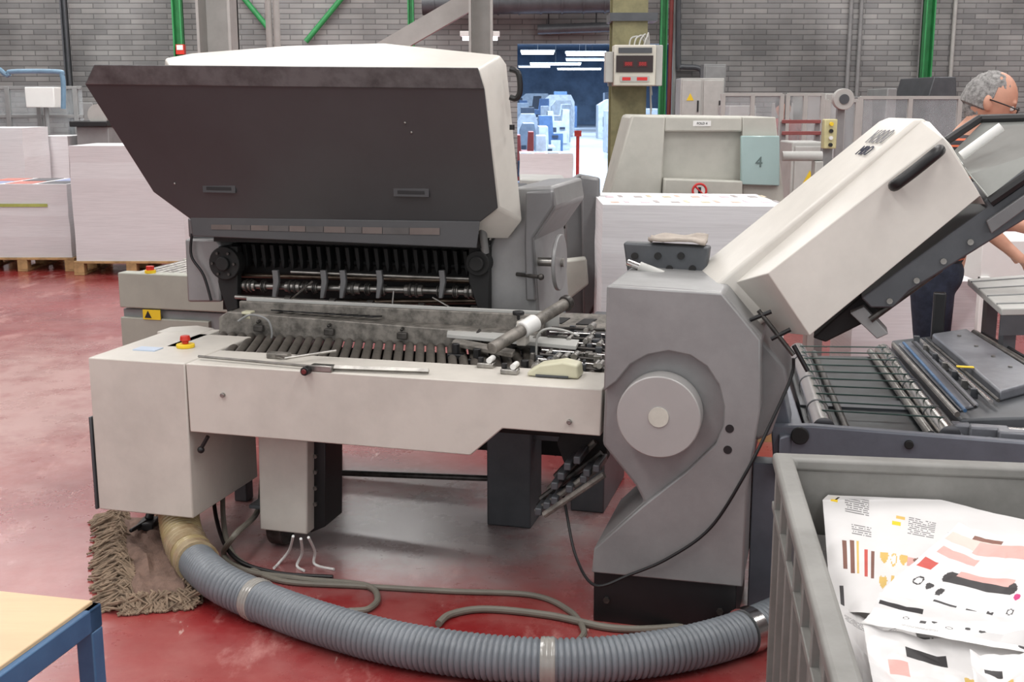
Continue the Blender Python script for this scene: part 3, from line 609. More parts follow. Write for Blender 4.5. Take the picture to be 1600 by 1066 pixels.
q=M.p(810,500,b=.42); G(M).cyl(q,(q[0],q[1],q[2]+.02),.006).cyl((q[0],q[1],q[2]+.018),(q[0],q[1],q[2]+.032),.022,n=8).build('star_knob',BLK,t,bevel=.003)
G(M).box((q[0]+.0,q[1]-.03,.80),(q[0]+.035,q[1]+.03,q[2])).build('clamp_block',WHT,t,bevel=.005)
random.seed(5)
for k in range(60):
    px=random.uniform(832,940);py=random.uniform(508,572); b=.26+(572-py)/64*.42; q=M.p(px,py,b=b); s_=random.uniform(.005,.014)
    if k%3: G(M).box((q[0]-s_,q[1]-s_,q[2]-.05),(q[0]+s_,q[1]+s_,q[2])).build('bracket',[DST,STEEL,DGR][k%3],t,bevel=.002)
    else: G(M).cyl((q[0],q[1]-.03,q[2]),(q[0],q[1]+.03,q[2]),s_).build('guide_wheel',STEEL,t,bevel=.001)
for k in range(9): G(M).cyl(M.p(838+k*3,568-k*7,b=.28+k*.045),M.p(945,579-k*8,b=.28+k*.045),.005).build('guide_rod',CHR if k%2 else DST,t)
for x,y,b in ((712,540,.4),(745,548,.36),(820,566,.27)):
    q=M.p(x,y,b=b); G(M).cyl((q[0],q[1],q[2]-.03),(q[0],q[1],q[2]+.008),.014,n=10).box((q[0]-.03,q[1]-.015,q[2]-.05),(q[0]+.03,q[1]+.015,q[2]-.03)).build('knob',BLK,t,bevel=.003)
G(M).sweep(smoothpath([M.p(*c,b=.42) for c in ((838,555),(840,525),(855,514),(880,516),(905,525))],5),.004,8).build('cable',LGR,t)
G(M).sweep(smoothpath([M.p(*c,b=.52) for c in ((372,502),(392,492),(418,500),(425,522),(420,536))],5),.004,8).build('cable',MGR,t)
q=M.p(388,492,b=.6); G(M).box((q[0]-.02,q[1]-.02,q[2]-.015),(q[0]+.02,q[1]+.02,q[2]+.015)).build('sensor',BEIGE,t,bevel=.003)
lg=pol([(403,680),(480,690),(480,836),(406,828)],.2)
G(M).prism(lg,'b',.2,.4).build('leg',WHT,t,bevel=.006)
G(M).prism(pol([(481,692),(505,695),(505,826),(481,836)],.24),'b',.26,.42).build('leg_bracket',BLK,t,bevel=.003)
for y in (715,740,765,790):
    q=M.p(490,y,b=.24); G(M).cyl((q[0],.25,q[2]),(q[0],.262,q[2]),.008,n=12).build('bolt',STEEL,t)
q=M.p(440,835,b=.3); G(M).box((q[0]-.09,.22,.16),(q[0]+.1,.42,.175)).build('foot_plate',DGR,t,bevel=.003)
G(M).cyl((q[0]-.03,.3,.075),(q[0]+.03,.3,.075),.072,n=24).build('caster_wheel',DST,t,bevel=.005)
G(M).box((q[0]-.045,.24,.08),(q[0]-.035,.36,.165)).box((q[0]+.035,.24,.08),(q[0]+.045,.36,.165)).build('caster_fork',STEEL,t)
q=M.p(800,780,b=.75); G(M).box((q[0]-.09,.7,.0),(q[0]+.09,.88,.7)).build('leg',DGR,t,bevel=.006)
q=M.p(385,780,b=.75); G(M).box((q[0]-.03,.7,.0),(q[0]+.03,.76,.7)).build('leg',DGR,t,bevel=.006)
G(M).cyl(M.p(500,738,b=.75),M.p(770,748,b=.75),.012).build('stretcher',DST,t)
G(M).box((-1.35,.75,.35),(-.25,.78,.62)).build('rear_panel',DGR,t,bevel=.004)
G(M).cyl(M.p(312,705,b=.02),M.p(325,682,b=.02),.007).ball(M.p(314,703,b=.02),.013,8).build('cabinet_latch',BLK,t)
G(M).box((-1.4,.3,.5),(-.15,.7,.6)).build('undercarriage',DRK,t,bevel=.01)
tt=thing('adjusting_gauge','long steel measuring rod with clamps resting on the cover','tool',M.w(M.p(490,570,z=zt)))
a=M.p(310,557,z=zt+.012);d=M.p(670,580,z=zt+.012); a2=M.p(500,574,z=zt+.012)
G(M).sweep([a,a2],.005,4).build('rod',STEEL,tt); G(M).sweep([a2,d],.009,4).build('scale_bar',STEEL,tt)
G(M).sweep([M.p(430,556,z=zt+.01),M.p(445,560,z=zt+.02),M.p(525,548,z=zt+.03)],.005,8).build('arm',STEEL,tt)
q=a2; G(M).box((q[0]-.03,q[1]-.02,zt),(q[0]+.05,q[1]+.015,zt+.022)).build('clamp',STEEL,tt,bevel=.003)
q=M.p(440,560,z=zt); G(M).box((q[0]-.05,q[1]-.02,zt),(q[0]+.03,q[1]+.02,zt+.02)).build('clamp',DUSTY,tt,bevel=.003)
q=M.p(868,588,z=zt)
tt=thing('hand_remote','beige plastic hand-held remote resting on the table cover','remote control',M.w((q[0],q[1],zt)))
G(M).prism([(q[0]-.09,zt+.002),(q[0]+.085,zt+.002),(q[0]+.08,zt+.045),(q[0]+.03,zt+.055),(q[0]-.05,zt+.04),(q[0]-.09,zt+.015)],'b',q[1]-.03,q[1]+.05).build('body',BEIGE,tt,bevel=.01,seg=3)
G(M).box((q[0]-.06,q[1]-.036,zt+.004),(q[0]+.05,q[1]-.03,zt+.01)).build('grip_strip',DGR,tt)
for x,y in ((760,574),(797,584)):
    q=M.p(x,y,z=zt); tt=thing('clamp_tool','small steel and white clamp resting on the cover','tool',M.w((q[0],q[1],zt)))
    G(M).box((q[0]-.03,q[1]-.02,zt),(q[0]+.03,q[1]+.02,zt+.018)).build('body',STEEL,tt,bevel=.004); G(M).cyl((q[0]-.02,q[1],zt+.018),(q[0]-.02,q[1],zt+.035),.010).build('knob',BLK,tt,bevel=.002); G(M).cyl((q[0]+.015,q[1]-.02,zt+.028),(q[0]+.015,q[1]+.03,zt+.028),.010).build('roller',LBL,tt)
tt=thing('ejector_mechanism','dark steel inclined delivery mechanism below the table','machine part',M.w((-.15,.25,.2)))
for k,(x0,y0,x1,y1,b) in enumerate(((838,800,940,728,.1),(845,780,940,708,.16),(858,765,930,690,.22),(868,745,925,685,.28),(850,805,944,742,.06))):
    G(M).cyl(M.p(x0,y0,b=b),M.p(x1,y1,b=b),.011,n=8).build('bar',DST if k%2 else DUSTY,tt)
for x,y in ((845,795),(858,786),(870,778),(893,760),(915,745),(935,728),(880,740),(905,715),(890,725),(870,755),(920,735)):
    q=M.p(x,y,b=.1); G(M).box((q[0]-.012,.06,q[2]-.012),(q[0]+.012,.2,q[2]+.014)).build('roller_block',DGR,tt,bevel=.004)
G(M).prism(pol([(838,806),(832,796),(880,740),(865,700),(870,684),(940,684),(945,725)],.2),'b',.25,.3).build('guide_plate',DRK,tt,bevel=.003)
# =============== KNIFE FOLD UNIT
t=thing('fold_unit','silver grey fold unit with round disc cover and inclined cream hood','machine',M.w((.25,.15,0)))
fb=-.08
outer=[(948,447),(1128,459),(1188,532),(1188,640),(1166,770),(1160,918),(924,895),(928,858),(1003,790),(990,765),(938,700)]
G(M).prism(pol(outer,fb),'b',fb+.035,.42).build('body',SILV,t,bevel=.01)
up=[(948,447),(1128,459),(1188,532),(1188,640),(1166,770),(1160,918),(924,895),(928,858),(1003,792),(1072,738),(1118,694),(1130,665),(1131,635),(1123,602),(1104,573),(1078,556),(1045,549),(1012,555),(985,570),(964,596),(943,612)]
G(M).prism(pol(up,fb),'b',fb,fb+.036).build('front_cover',SILV,t,bevel=.005)
q=M.p(1030,650,b=fb-.03); 
G(M).cyl((q[0],fb-.05,q[2]),(q[0],fb+.03,q[2]),.128,n=64).build('disc_cover',mat('disc_paint',(174,172,170),.4,.15,var=.03),t,bevel=.004)
q=M.p(1029,652,b=fb-.05);G(M).cyl((q[0],fb-.054,q[2]),(q[0],fb-.05,q[2]),.031,n=32).build('disc_hub',mat('hub_cream',(214,212,200),.4),t)
for x,y in ((1140,670),(1137,703)):
    q=M.p(x,y,b=fb); G(M).cyl((q[0],fb-.002,q[2]),(q[0],fb+.01,q[2]),.013,n=20).build('hole_plug',BLK,t)
G(M).prism(pol([(1140,478),(1188,528),(1228,575),(1232,600),(1205,680),(1180,690)],.05),'b',.05,.38).build('side_bulge',SILV,t,bevel=.01)
zb1=M.p(930,897,b=fb)[2]; q0=M.p(926,930,b=fb)[0];q1=M.p(1150,930,b=fb)[0]
G(M).box((q0,fb+.015,0),(q1,.36,zb1+.02)).build('base_frame',BLK,t,bevel=.004)
for x,y in ((948,937),(1125,955)):
    q=M.p(x,y,b=fb+.015); G(M).cyl((q[0],fb+.005,q[2]),(q[0],fb+.016,q[2]),.011,n=6).build('bolt',DST,t)
G(M).prism(pol([(975,378),(1110,385),(1100,455),(985,450)],.4),'b',.38,.44).build('bearing_block',DGR,t,bevel=.008)
for k in range(6):
    q=M.p(992+k*18,400+(k%2)*20,b=.38); G(M).cyl((q[0],.372,q[2]),(q[0],.382,q[2]),.012).build('plate_hole',DRK,t)
a=Vector(M.p(980,410,b=.3));c=Vector(M.p(1042,434,b=.3)); G(M).cyl(a,c,.012).cyl(a.lerp(c,.3),a.lerp(c,.9),.019,m=1).build('crank_handle',[CHR,LGR],t,bevel=.002)
s1=[M.p(1052,449,b=.46),M.p(1105,456,b=.12),M.p(1165,525,b=.12),M.p(1130,530,b=.46)]
s2=[M.p(1372,190,b=.46),M.p(1430,188,b=.12),M.p(1500,285,b=.12),M.p(1455,290,b=.46)]
s3=[M.p(1392,182,b=.46),M.p(1445,184,b=.12),M.p(1512,285,b=.12),M.p(1470,290,b=.46)]
ih=G(M).loft([s1,s2,s3]).build('inclined_hood',WHT2,t,bevel=.012,seg=3)
n1=[M.p(1150,441,b=.12),M.p(1200,427,b=-.04),M.p(1265,525,b=-.04),M.p(1215,520,b=.14)]
n2=[M.p(1436,186,b=.14),M.p(1472,214,b=-.02),M.p(1532,306,b=-.04),M.p(1490,300,b=.14)]
n3=[M.p(1452,190,b=.14),M.p(1487,228,b=-.02),M.p(1540,320,b=-.04),M.p(1500,318,b=.14)]
nh=G(M).loft([n1,n2,n3]).build('hood_cover',WHT2,t,bevel=.008,seg=3)
hp=[M.p(*c,b=bq) for c,bq in (((1397,290),-.04),((1402,287),-.075),((1430,266),-.075),((1462,240),-.075),((1468,235),-.04))]
G(M).sweep(smoothpath(hp,5),.017,12).build('hood_handle',BLK,nh)
A=Vector(M.p(1372,190,b=.46));B_=Vector(M.p(1430,188,b=.12));C_=Vector(M.p(1105,456,b=.12)); nn=(B_-A).cross(C_-A).normalized()
if nn.z<0: nn=-nn
ar=(B_-C_).normalized(); acr=(B_-A).normalized(); dyv=nn.cross(acr).normalized()
if dyv.z<0: dyv=-dyv
ctr=A.lerp(B_,.66)-ar*.08
G(M).text('K800',.082,ctr+nn*.006,acr,dyv,th=.0006).build('model_lettering',mat('lettering_grey',(128,128,130),.5),ih)
G(M).text('MBO',.055,ctr-ar*.062+nn*.006+acr*.02,acr,dyv,th=.001).build('brand_lettering',mat('lettering_navy',(40,44,66),.5),ih)
G(M).prism(pol([(1345,462),(1540,322),(1535,312),(1660,215),(1680,290),(1420,452),(1395,478),(1360,478)],.02),'b',-.02,.5).build('fold_plate',DGR,t,bevel=.005)
G(M).prism(pol([(1270,528),(1345,462),(1380,490),(1360,500),(1290,535)],.05),'b',.05,.45).build('fold_plate_bracket',DRK,t,bevel=.005)
G(M).prism(pol([(1328,488),(1350,478),(1388,520),(1370,528)],.02),'b',0,.1).build('stop_plate',MGR,t,bevel=.003)
G(M).prism(pol([(1540,345),(1660,262),(1664,280),(1548,365)],-.03),'b',-.045,-.02).build('side_cover',SILV2,t,bevel=.003)
for x,y in ((1390,470),(1432,438),(1474,408),(1516,378)):
    q=M.p(x,y,b=-.02); G(M).cyl((q[0],-.03,q[2]),(q[0],-.02,q[2]),.009,n=8).build('bolt',STEEL,t)
G(M).cyl(M.p(1360,500,b=0),M.p(1470,420,b=0),.01).build('edge_rod',DST,t)
GLP=mat('glossy_pale_plate',(166,168,164),.12,.3,var=.08,scale=3)
pl=[(1490,236,.30),(1512,268,.02),(1548,312,-.02),(1690,212,-.02),(1690,186,.5),(1535,190,.5)]
G(M).loft([[M.p(x,y,b=b) for x,y,b in pl],[M.p(x,y+4,b=b) for x,y,b in pl]]).build('upper_plate',GLP,t,bevel=.002)
for (x0,y0,b0,x1,y1,b1,r) in ((1476,222,.3,1530,186,.5,.014),(1530,186,.5,1690,182,.5,.014),(1547,316,-.03,1690,217,-.03,.016)):
    G(M).cyl(M.p(x0,y0,b=b0),M.p(x1,y1,b=b1),r,n=8).build('edge_frame',BLK,t)
G(M).cyl(M.p(1502,244,b=.12),M.p(1565,198,b=.12),.014,n=12).build('guide_tube',LBL,t)
for (x0,y0,x1,y1) in ((1185,485,1240,555),(1172,500,1205,487),(1205,530,1235,515),(1240,540,1262,580)):
    G(M).cyl(M.p(x0,y0,b=.0),M.p(x1,y1,b=.0),.007,n=8).build('link_rod',BLK if y0!=485 else DST,t)
pts=[M.p(x,y,b=b) for x,y,b in ((1240,560,0),(1236,590,0),(1205,660,-.05),(1165,740,-.1),(1110,825,-.1),(1045,872,-.1),(985,898,-.1),(930,915,-.12),(900,870,0),(885,800,.1),(880,770,.1))]
G(M).sweep(smoothpath(pts,8),.005,8).build('cable',BLK,t)
g=G(M); q=M.p(1060,383,b=.42); n=14; vs=[];fs=[]
for i in range(n+1):
    for j in range(n+1):
        a=(i/n-.5)*.19;b=(j/n-.5)*.12; z=.03+.02*noise.noise(Vector((a*18,b*22,1)))+.01*math.cos(a*12); 
        vs.append((q[0]+a,q[1]+b,q[2]-.01+z))
for i in range(n):
    for j in range(n): fs.append((i*(n+1)+j,(i+1)*(n+1)+j,(i+1)*(n+1)+j+1,i*(n+1)+j+1))
g.add(vs,fs); ob=g.build('cleaning_rag',mat('rag_cloth',(176,166,156),.9,bump=.3),label='crumpled beige cleaning rag on the folding unit',cat='cloth'); md=ob.modifiers.new('s','SOLIDIFY'); md.thickness=.012
# =============== DELIVERY CONVEYOR
t=thing('delivery_conveyor','blue grey delivery conveyor with chrome rollers and dark belts','conveyor',M.w((1.1,.7,0)))
z=.62; TL,TR,BR,BL=[Vector(M.p(x,y,z=z)) for x,y in ((1228,548),(1385,550),(1492,682),(1262,668))]
def zp(pts,z): return [M.p(x,y,z=z)[:2] for x,y in pts]
G(M).prism([p[:2] for p in (TL,TR,BR,BL)],'z',z-.10,z-.02).build('belt_bed',mat('bed_dark_grey',(62,66,68),.35,.3,var=.3,scale=10),t,bevel=.004)
G(M).prism(zp([(1195,560),(1218,548),(1258,668),(1218,680)],z),'z',z-.09,z-.01).build('side_frame',BGR,t,bevel=.006)
off=Vector((.05,0,0))
for (a,c,r) in ((TL+off,BL+off,.036),(TR-off*.3,BR-off*.3,.034)):
    G(M).cyl(a,c,r,n=28).build('roller',CHR,t)
    for k in range(3): G(M).cyl(a.lerp(c,.2+k*.3),a.lerp(c,.21+k*.3),r+.0015,n=28).build('belt_ring',DGR,t)
GB=mat('dark_green_belt',(42,70,64),.5)
for k in range(10):
    f=(k+.6)/10.4; G(M).cyl(TL.lerp(BL,f)+Vector((.05,0,.036)),TR.lerp(BR,f)+Vector((-.015,0,.034)),.0028,n=6).build('belt',GB,t)
G(M).cyl(TL.lerp(TR,.84)+Vector((0,0,.0)),BL.lerp(BR,.84)+Vector((0,0,.0)),.014,n=12).build('support_roller',STEEL,t)
G(M).cyl(TL.lerp(TR,.28)+Vector((0,0,-.008)),BL.lerp(BR,.28)+Vector((0,0,-.008)),.012,n=12).build('support_roller',DST,t)
G(M).prism([tuple(TL.lerp(BL,.62))[:2],tuple(TR.lerp(BR,.62))[:2],tuple(TR.lerp(BR,.72))[:2],tuple(TL.lerp(BL,.72))[:2]],'z',z-.02,z-.012).build('cross_plate',DGR,t)
by=BL[1]
pl=[(1205,662),(1268,662),(1600,688),(1700,700),(1700,790),(1210,740)]
G(M).prism(pol(pl,by-.03),'b',by-.06,by-.02).build('side_panel',BGR,t,bevel=.006)
G(M).prism(pol([(1200,600),(1222,590),(1236,660),(1205,668)],by+.05),'b',by-.01,by+.15).build('end_plate',BGR,t,bevel=.004)
fbb=by-.06
for x,y in ((1250,680),(1225,692),(1420,694)):
    q=M.p(x,y,b=fbb); G(M).cyl((q[0],fbb-.015,q[2]),(q[0],fbb,q[2]),.028 if x==1250 else .014,n=24).build('bearing_cap',DRK,t,bevel=.003)
G(M).box((TL[0]-.05,fbb+.02,0),(TL[0]+.05,fbb+.1,.5)).build('leg',BGR,t,bevel=.004)
G(M).box((BR[0]+.2,fbb+.02,0),(BR[0]+.3,fbb+.1,.5)).build('leg',BGR,t,bevel=.004)
G(M).box((TL[0],.95,0),(TL[0]+.08,1.03,.5)).build('leg',BGR,t,bevel=.004)
t=thing('pressing_unit','blue grey pressing unit with flat metal covers and rods','machine',M.w((1.7,.6,0)))
GB2=mat('worn_grey_cover',(126,128,134),.38,.3,var=.14,scale=9)
top=zp([(1393,532),(1500,520),(1660,596),(1690,650),(1500,655)],.66)
G(M).prism(top,'z',.56,.66).build('body',DGR,t,bevel=.008)
G(M).prism(zp([(1456,528),(1510,520),(1636,600),(1562,620)],.68),'z',.66,.70).build('top_cover',GB2,t,bevel=.01,seg=3)
G(M).prism(zp([(1404,536),(1432,532),(1530,632),(1500,640)],.67),'z',.66,.672).build('top_cover',GB2,t,bevel=.006)
for (x0,y0,x1,y1,r,mm) in ((1440,532,1548,628,.008,CHR),(1396,538,1496,648,.009,STEEL),(1522,520,1650,596,.014,STEEL),(1426,534,1524,636,.005,BLK),(1447,530,1560,626,.006,DST),(1535,520,1662,592,.006,BLK),(1412,536,1508,642,.006,BLU)):
    G(M).cyl(M.p(x0,y0,z=.685),M.p(x1,y1,z=.685),r,n=14).build('rod',mm,t)
for k in range(7):
    q=M.p(1432+k*15,533+k*14,z=.67); G(M).box((q[0]-.012,q[1]-.01,.66),(q[0]+.012,q[1]+.01,.692)).build('rod_holder',STEEL if k%2 else DGR,t,bevel=.002)
for k in range(5):
    q=M.p(1490+k*26,524+k*16,z=.70); G(M).cyl((q[0]+.02,q[1]-.02,.70),(q[0]+.02,q[1]-.02,.706),.008,n=8).build('bolt',STEEL,t)
for x,y in ((1508,574),):
    q=M.p(x,y,z=.70); G(M).box((q[0]-.03,q[1]-.012,.70),(q[0]+.03,q[1]+.012,.703)).build('label_plate',YEL,t)
for x,y,w_ in ((1515,645,.05),(1545,665,.06),(1585,672,.05),(1500,660,.03)):
    q=M.p(x,y,z=.65); G(M).box((q[0]-w_,q[1]-.03,.53),(q[0]+w_,q[1]+.02,.65)).cyl((q[0],q[1]-.03,.61),(q[0],q[1]-.045,.61),.014).build('bracket',GB2,t,bevel=.008)
q=M.p(1530,655,z=.64); G(M).box((q[0],q[1]-.08,.45),(q[0]+.6,q[1]-.05,.62)).build('side_panel',SILV,t,bevel=.006)
G(M).cyl((q[0]+.02,q[1]-.10,.635),(q[0]+.5,q[1]-.10,.635),.010).build('handle_bar',CHR,t)
yy=q[1]-.082
q2=M.p(1597,708,b=yy); G(M).prism([(q2[0]-.03,q2[2]-.02),(q2[0]+.03,q2[2]-.02),(q2[0],q2[2]+.025)],'b',yy-.004,yy).build('warning_label',YEL,t)
for x,yo in ((.05,.0),(.45,.0),(.2,.5)): G(M).box((q[0]+x-.1,q[1]+yo,0),(q[0]+x-.02,q[1]+yo+.08,.56)).build('leg',BGR,t)
q=M.p(1467,520,z=.7); G(M).box((q[0]-.025,q[1]+.05,.0),(q[0]+.025,q[1]+.1,.86)).build('guide_post',BLK,t,bevel=.006)
t=thing('delivery_table','light grey delivery table with rollers beyond the fold unit','table',(2.6,5.0,0))
a=W.p(1512,436,z=.85);b_=W.p(1660,425,z=.85);c=W.p(1700,480,z=.85);d=W.p(1565,482,z=.85)
G().prism([p[:2] for p in (a,b_,c,d)],'z',.82,.85).build('table_top',LGR,t,bevel=.005)
for k in range(4):
    f=(k+.5)/4; p=Vector(a).lerp(Vector(d),f); q=Vector(b_).lerp(Vector(c),f); G().cyl((p.x,p.y,.852),(q.x,q.y,.852),.004,n=6).build('groove_strip',MGR,t)
G().prism([p[:2] for p in (d,c,(c[0],c[1]+.05,0),(d[0]+.03,d[1]+.05,0))],'z',.74,.82).build('apron',DGR,t)
for p,s1_,s2_ in ((a,.06,-.1),(b_,-.1,-.1),(c,-.1,.03),(d,.03,.03)): G().box((p[0]+s1_,p[1]+s2_,0),(p[0]+s1_+.05,p[1]+s2_+.05,.82)).build('leg',DGR,t)
for k,(x,yt,D) in enumerate(((1335,447,6.6),(1420,440,7.2))):
    q=W.p(x,yt,b=D); rg=[]
    for i in range(7):
        e=random.uniform(-.005,.005); zz=q[2]*i/6; rg.append([(q[0]+e,D+e,zz),(q[0]+.5+e,D+e,zz),(q[0]+.5+e,D+.45,zz),(q[0]+e,D+.45,zz)])
    G().loft(rg).build('paper_stack',PAP,label='stack of white folded sheets near the delivery table',cat='paper stack',smooth=False)
q0=W.p(1535,385,b=6.6);q1=W.p(1640,432,b=6.6)
G().box((q0[0],6.6,q1[2]-.03),(q1[0],7.1,q1[2]+.2)).box((q0[0],6.58,0),(q0[0]+.05,6.63,q1[2])).box((q1[0]-.05,6.58,0),(q1[0],6.63,q1[2])).build('sheet_tray',LBL,label='white sheet delivery tray on legs',cat='tray',bevel=.004)
# =============== HOSE and cables
def fl(x,y,z=.0): return W.p(x,y,z=z)
path=[W.p(283,770,b=4.28),W.p(280,812,b=4.18),W.p(294,858,b=4.02),fl(334,903,.09),fl(400,937,.068),fl(500,974,.068),fl(620,1006,.068),fl(760,1027,.068),fl(900,1033,.068),fl(1040,1019,.068),fl(1150,992,.068),fl(1250,950,.068)]
sp_=smoothpath(path,60)
def resample(P,step):
    out=[P[0]];acc=0
    for i in range(1,len(P)):
        seg=(P[i]-P[i-1]).length
        while acc+seg>=step:
            t_=(step-acc)/seg; q=P[i-1].lerp(P[i],t_); out.append(q); 
            P[i-1]=q; seg=(P[i]-q).length; acc=0
        acc+=seg
    return out
rs=resample([p.copy() for p in sp_],.0045)
HB=mat('blue_grey_hose',(120,126,132),.38,var=.1,coat=.15); HY=mat('clear_yellow_hose',(172,154,112),.3,var=.15,coat=.4); TAPE=mat('clear_tape',(162,160,154),.25,var=.12,coat=.5); TAPB=mat('brown_yellow_tape',(178,162,130),.25,col2=(140,116,84),scale=14,coat=.5)
t=thing('suction_hose','large ribbed blue grey suction hose curving over the floor','hose',(0,3.3,0))
cut=int(.46/.0045)
def rr(i): return .060+.007*abs(math.sin(i*math.pi/4))**.7+(.008 if i<cut else 0)
G().sweep(rs[:cut],rr,24).build('yellowed_section',HY,t,ang=60); G().sweep(rs[cut-2:],lambda i:rr(i+cut),24).build('blue_section',HB,t,ang=60)
def near(px,py):
    q=Vector(fl(px,py,.068)); return min(range(len(rs)),key=lambda i:(rs[i]-q).length)
for px,py in ((402,938),(856,1032)):
    i=near(px,py); G().sweep(rs[i-5:i+5],lambda k:.069+.001*(k%3),20).build('tape_wrap',TAPE,t)
G().sweep(rs[cut-46:cut-20],lambda k:.0765+.0015*noise.noise(Vector((k*.4,0,0))),20).build('tape_wrap',TAPB,t)
G().sweep(rs[cut-10:cut+3],lambda k:.0765+.0015*noise.noise(Vector((k*.5,3,0))),20).build('tape_wrap',TAPB,t)
i=near(1168,985); G().sweep(rs[i-5:i+5],lambda k:.072,24).build('clamp_ring',CHR,t)
def cable(pts,r,m,lab):
    P=[]
    for x,y,*zz in pts:
        if zz and zz[0]<0: P.append(W.p(x,y,b=-zz[0]))
        else: P.append(W.p(x,y,z=zz[0] if zz else r))
    G().sweep(smoothpath(P,10),r,10).build('floor_cable',m,label=lab,cat='cable')
cable([(410,745,-4.45),(402,800,-4.3),(368,835,.12),(350,868),(385,892),(470,905),(570,915),(590,935),(575,952),(545,955)],.011,RUB,'grey rubber cable looping on the red floor')
cable([(352,720,-4.5),(348,790,-4.4),(356,850,.04),(380,880),(440,908),(560,916),(700,924),(830,930),(890,955),(912,985),(905,1000)],.010,RUB,'grey rubber cable lying beside the suction hose')
cable([(685,975),(705,960),(760,952),(860,962),(960,982),(1060,980),(1190,962)],.012,RUB,'thick grey rubber cable on the red floor')
cable([(330,720,-4.5),(338,810,-4.35),(365,870,.03),(430,895),(520,902)],.008,BLK,'black cable under the control cabinet')
for k,(x,y) in enumerate(((458,838),(470,842),(482,840))):
    cable([(x,y,.15),(x-6+8*k,y+22,.06),(x-22+16*k,y+42,.006),(x-30+35*k,y+50,.006)],.005,LBL,'thin white plastic tube hanging below the table leg')
# =============== MOP
t=thing('mop','dirty brown cotton mop lying flat on the red floor','mop',fl(240,890))
MOPM=mat('mop_cotton',(150,130,110),.95,var=.25,scale=30); MOPC=mat('mop_cloth',(130,106,94),.95,var=.2,scale=20,bump=.4)
g=G(); n=24
co=[Vector(fl(x,y)) for x,y in ((185,810),(260,810),(308,945),(195,955))]
vs=[];fs=[]
for i in range(n+1):
    for j in range(n+1):
        u,v=i/n,j/n; q=co[0].lerp(co[1],u).lerp(co[3].lerp(co[2],u),v); z=.035+.03*noise.noise(Vector((u*4,v*5,3)))+.012*noise.noise(Vector((u*11,v*11,0)))
        e=min(u,1-u,v,1-v); z*=min(1,e*8)
        vs.append((q.x,q.y,max(.003,z)))
for i in range(n):
    for j in range(n): fs.append((i*(n+1)+j,(i+1)*(n+1)+j,(i+1)*(n+1)+j+1,i*(n+1)+j+1))
ob=g.add(vs,fs).build('mop_cloth',MOPC,t)
g=G(); random.seed(3)
for k in range(1000):
    u=random.random(); s=random.choice((0,0,0,0,1,1,2))
    if s==0: p=co[0].lerp(co[3],u); d=Vector((-1,random.uniform(-.6,.6),0)); ln=random.uniform(.07,.16)
    elif s==1: p=co[3].lerp(co[2],u); d=Vector((random.uniform(-.4,.4),-1,0)); ln=random.uniform(.05,.09)
    else: p=co[1].lerp(co[2],u); d=Vector((1,random.uniform(-.5,.5),0)); ln=random.uniform(.04,.08)
    p=p-d*.04; d.normalize(); sd=Vector((-d.y,d.x,0)); w=random.uniform(-.03,.03); hz=random.uniform(.012,.055)
    g.sweep([(p.x,p.y,.02),tuple(Vector((p.x,p.y,hz))+d*ln*.4+sd*w),tuple(Vector((p.x,p.y,hz*.5))+d*ln*.75-sd*w),tuple(Vector((p.x,p.y,.005))+d*ln+sd*w*.5)],.0042,5)
g.build('mop_fringe',MOPM,t,kind='stuff',fix=False)
a=fl(232,812,.06); G().box((a[0]-.03,a[1]-.05,.03),(a[0]+.03,a[1]+.04,.06)).cyl((a[0],a[1],.06),(a[0]+.02,a[1]+.05,.14),.016,m=0).cyl((a[0]-.04,a[1]-.1,.05),(a[0]+.01,a[1]+.02,.06),.008).build('mop_joint',BLK,t,bevel=.004)
# =============== WOODEN TABLE
TF=Fr(*W.p(158,938,z=.75)[:2],13)
t=thing('work_table','light wooden table top on a blue steel frame','table',TF.w((-.5,-.4,0)))
WD=mat('birch_laminate',(212,182,142),.4,var=.06,scale=2.5,stretch=(1,8,1)); G(TF).box((-1.1,-.75,.735),(-.012,-.008,.752)).build('table_top',WD,t,bevel=.002)
for lo,hi in (((-1.12,-.04,.70),(0,0,.745)),((-.03,-.76,.70),(0,-.0,.745)),((-1.12,-.78,.70),(0,-.745,.745)),((-1.12,-.76,.70),(-1.085,0,.745))): G(TF).box(lo,hi).build('frame_rail',BLU,t,bevel=.003)
for a,b in ((-.035,-.035),(-1.12,-.035),(-.035,-.78),(-1.12,-.78)): G(TF).box((a,b,0),(a+.035,b+.035,.70)).build('leg',BLU,t,bevel=.003)
# =============== BIN
B=Fr(*W.p(1207,706,z=.78)[:2],8)
t=thing('waste_bin','large grey plastic container bin with ribbed walls and rim','bin',B.w((.55,-.7,0)))
w_,d_=1.15,-1.5; H=.78
def wall(lo,hi,nm='wall'): return G(B).box(lo,hi).build(nm,BINM,t,bevel=.005)
wall((.02,d_+.03,.1),(.045,-.03,H-.01)); wall((w_-.045,d_+.03,.1),(w_-.03,-.03,H-.01)); wall((.045,-.045,.1),(w_-.045,-.03,H-.01)); wall((.045,d_+.03,.1),(w_-.045,d_+.045,H-.01))
wall((.03,d_+.03,.08),(w_-.03,-.03,.1),'bin_floor')
g=G(B); ro=[(0,0),(w_,0),(w_,d_),(0,d_)]; ri=[(.05,-.05),(w_-.05,-.05),(w_-.05,d_+.05),(.05,d_+.05)]
def ringmesh(g,z0,z1,ro,ri):
    vs=[(x,y,z0) for x,y in ro]+[(x,y,z1) for x,y in ro]+[(x,y,z1) for x,y in ri]+[(x,y,z0) for x,y in ri]; fs=[]
    for k in range(4):
        for i in range(4):
            j=(i+1)%4; k2=(k+1)%4; fs.append((k*4+i,k*4+j,k2*4+j,k2*4+i))
    g.add(vs,fs)
ringmesh(g,H-.035,H,ro,ri); g.build('rim',BINM,t,bevel=.01,seg=3)
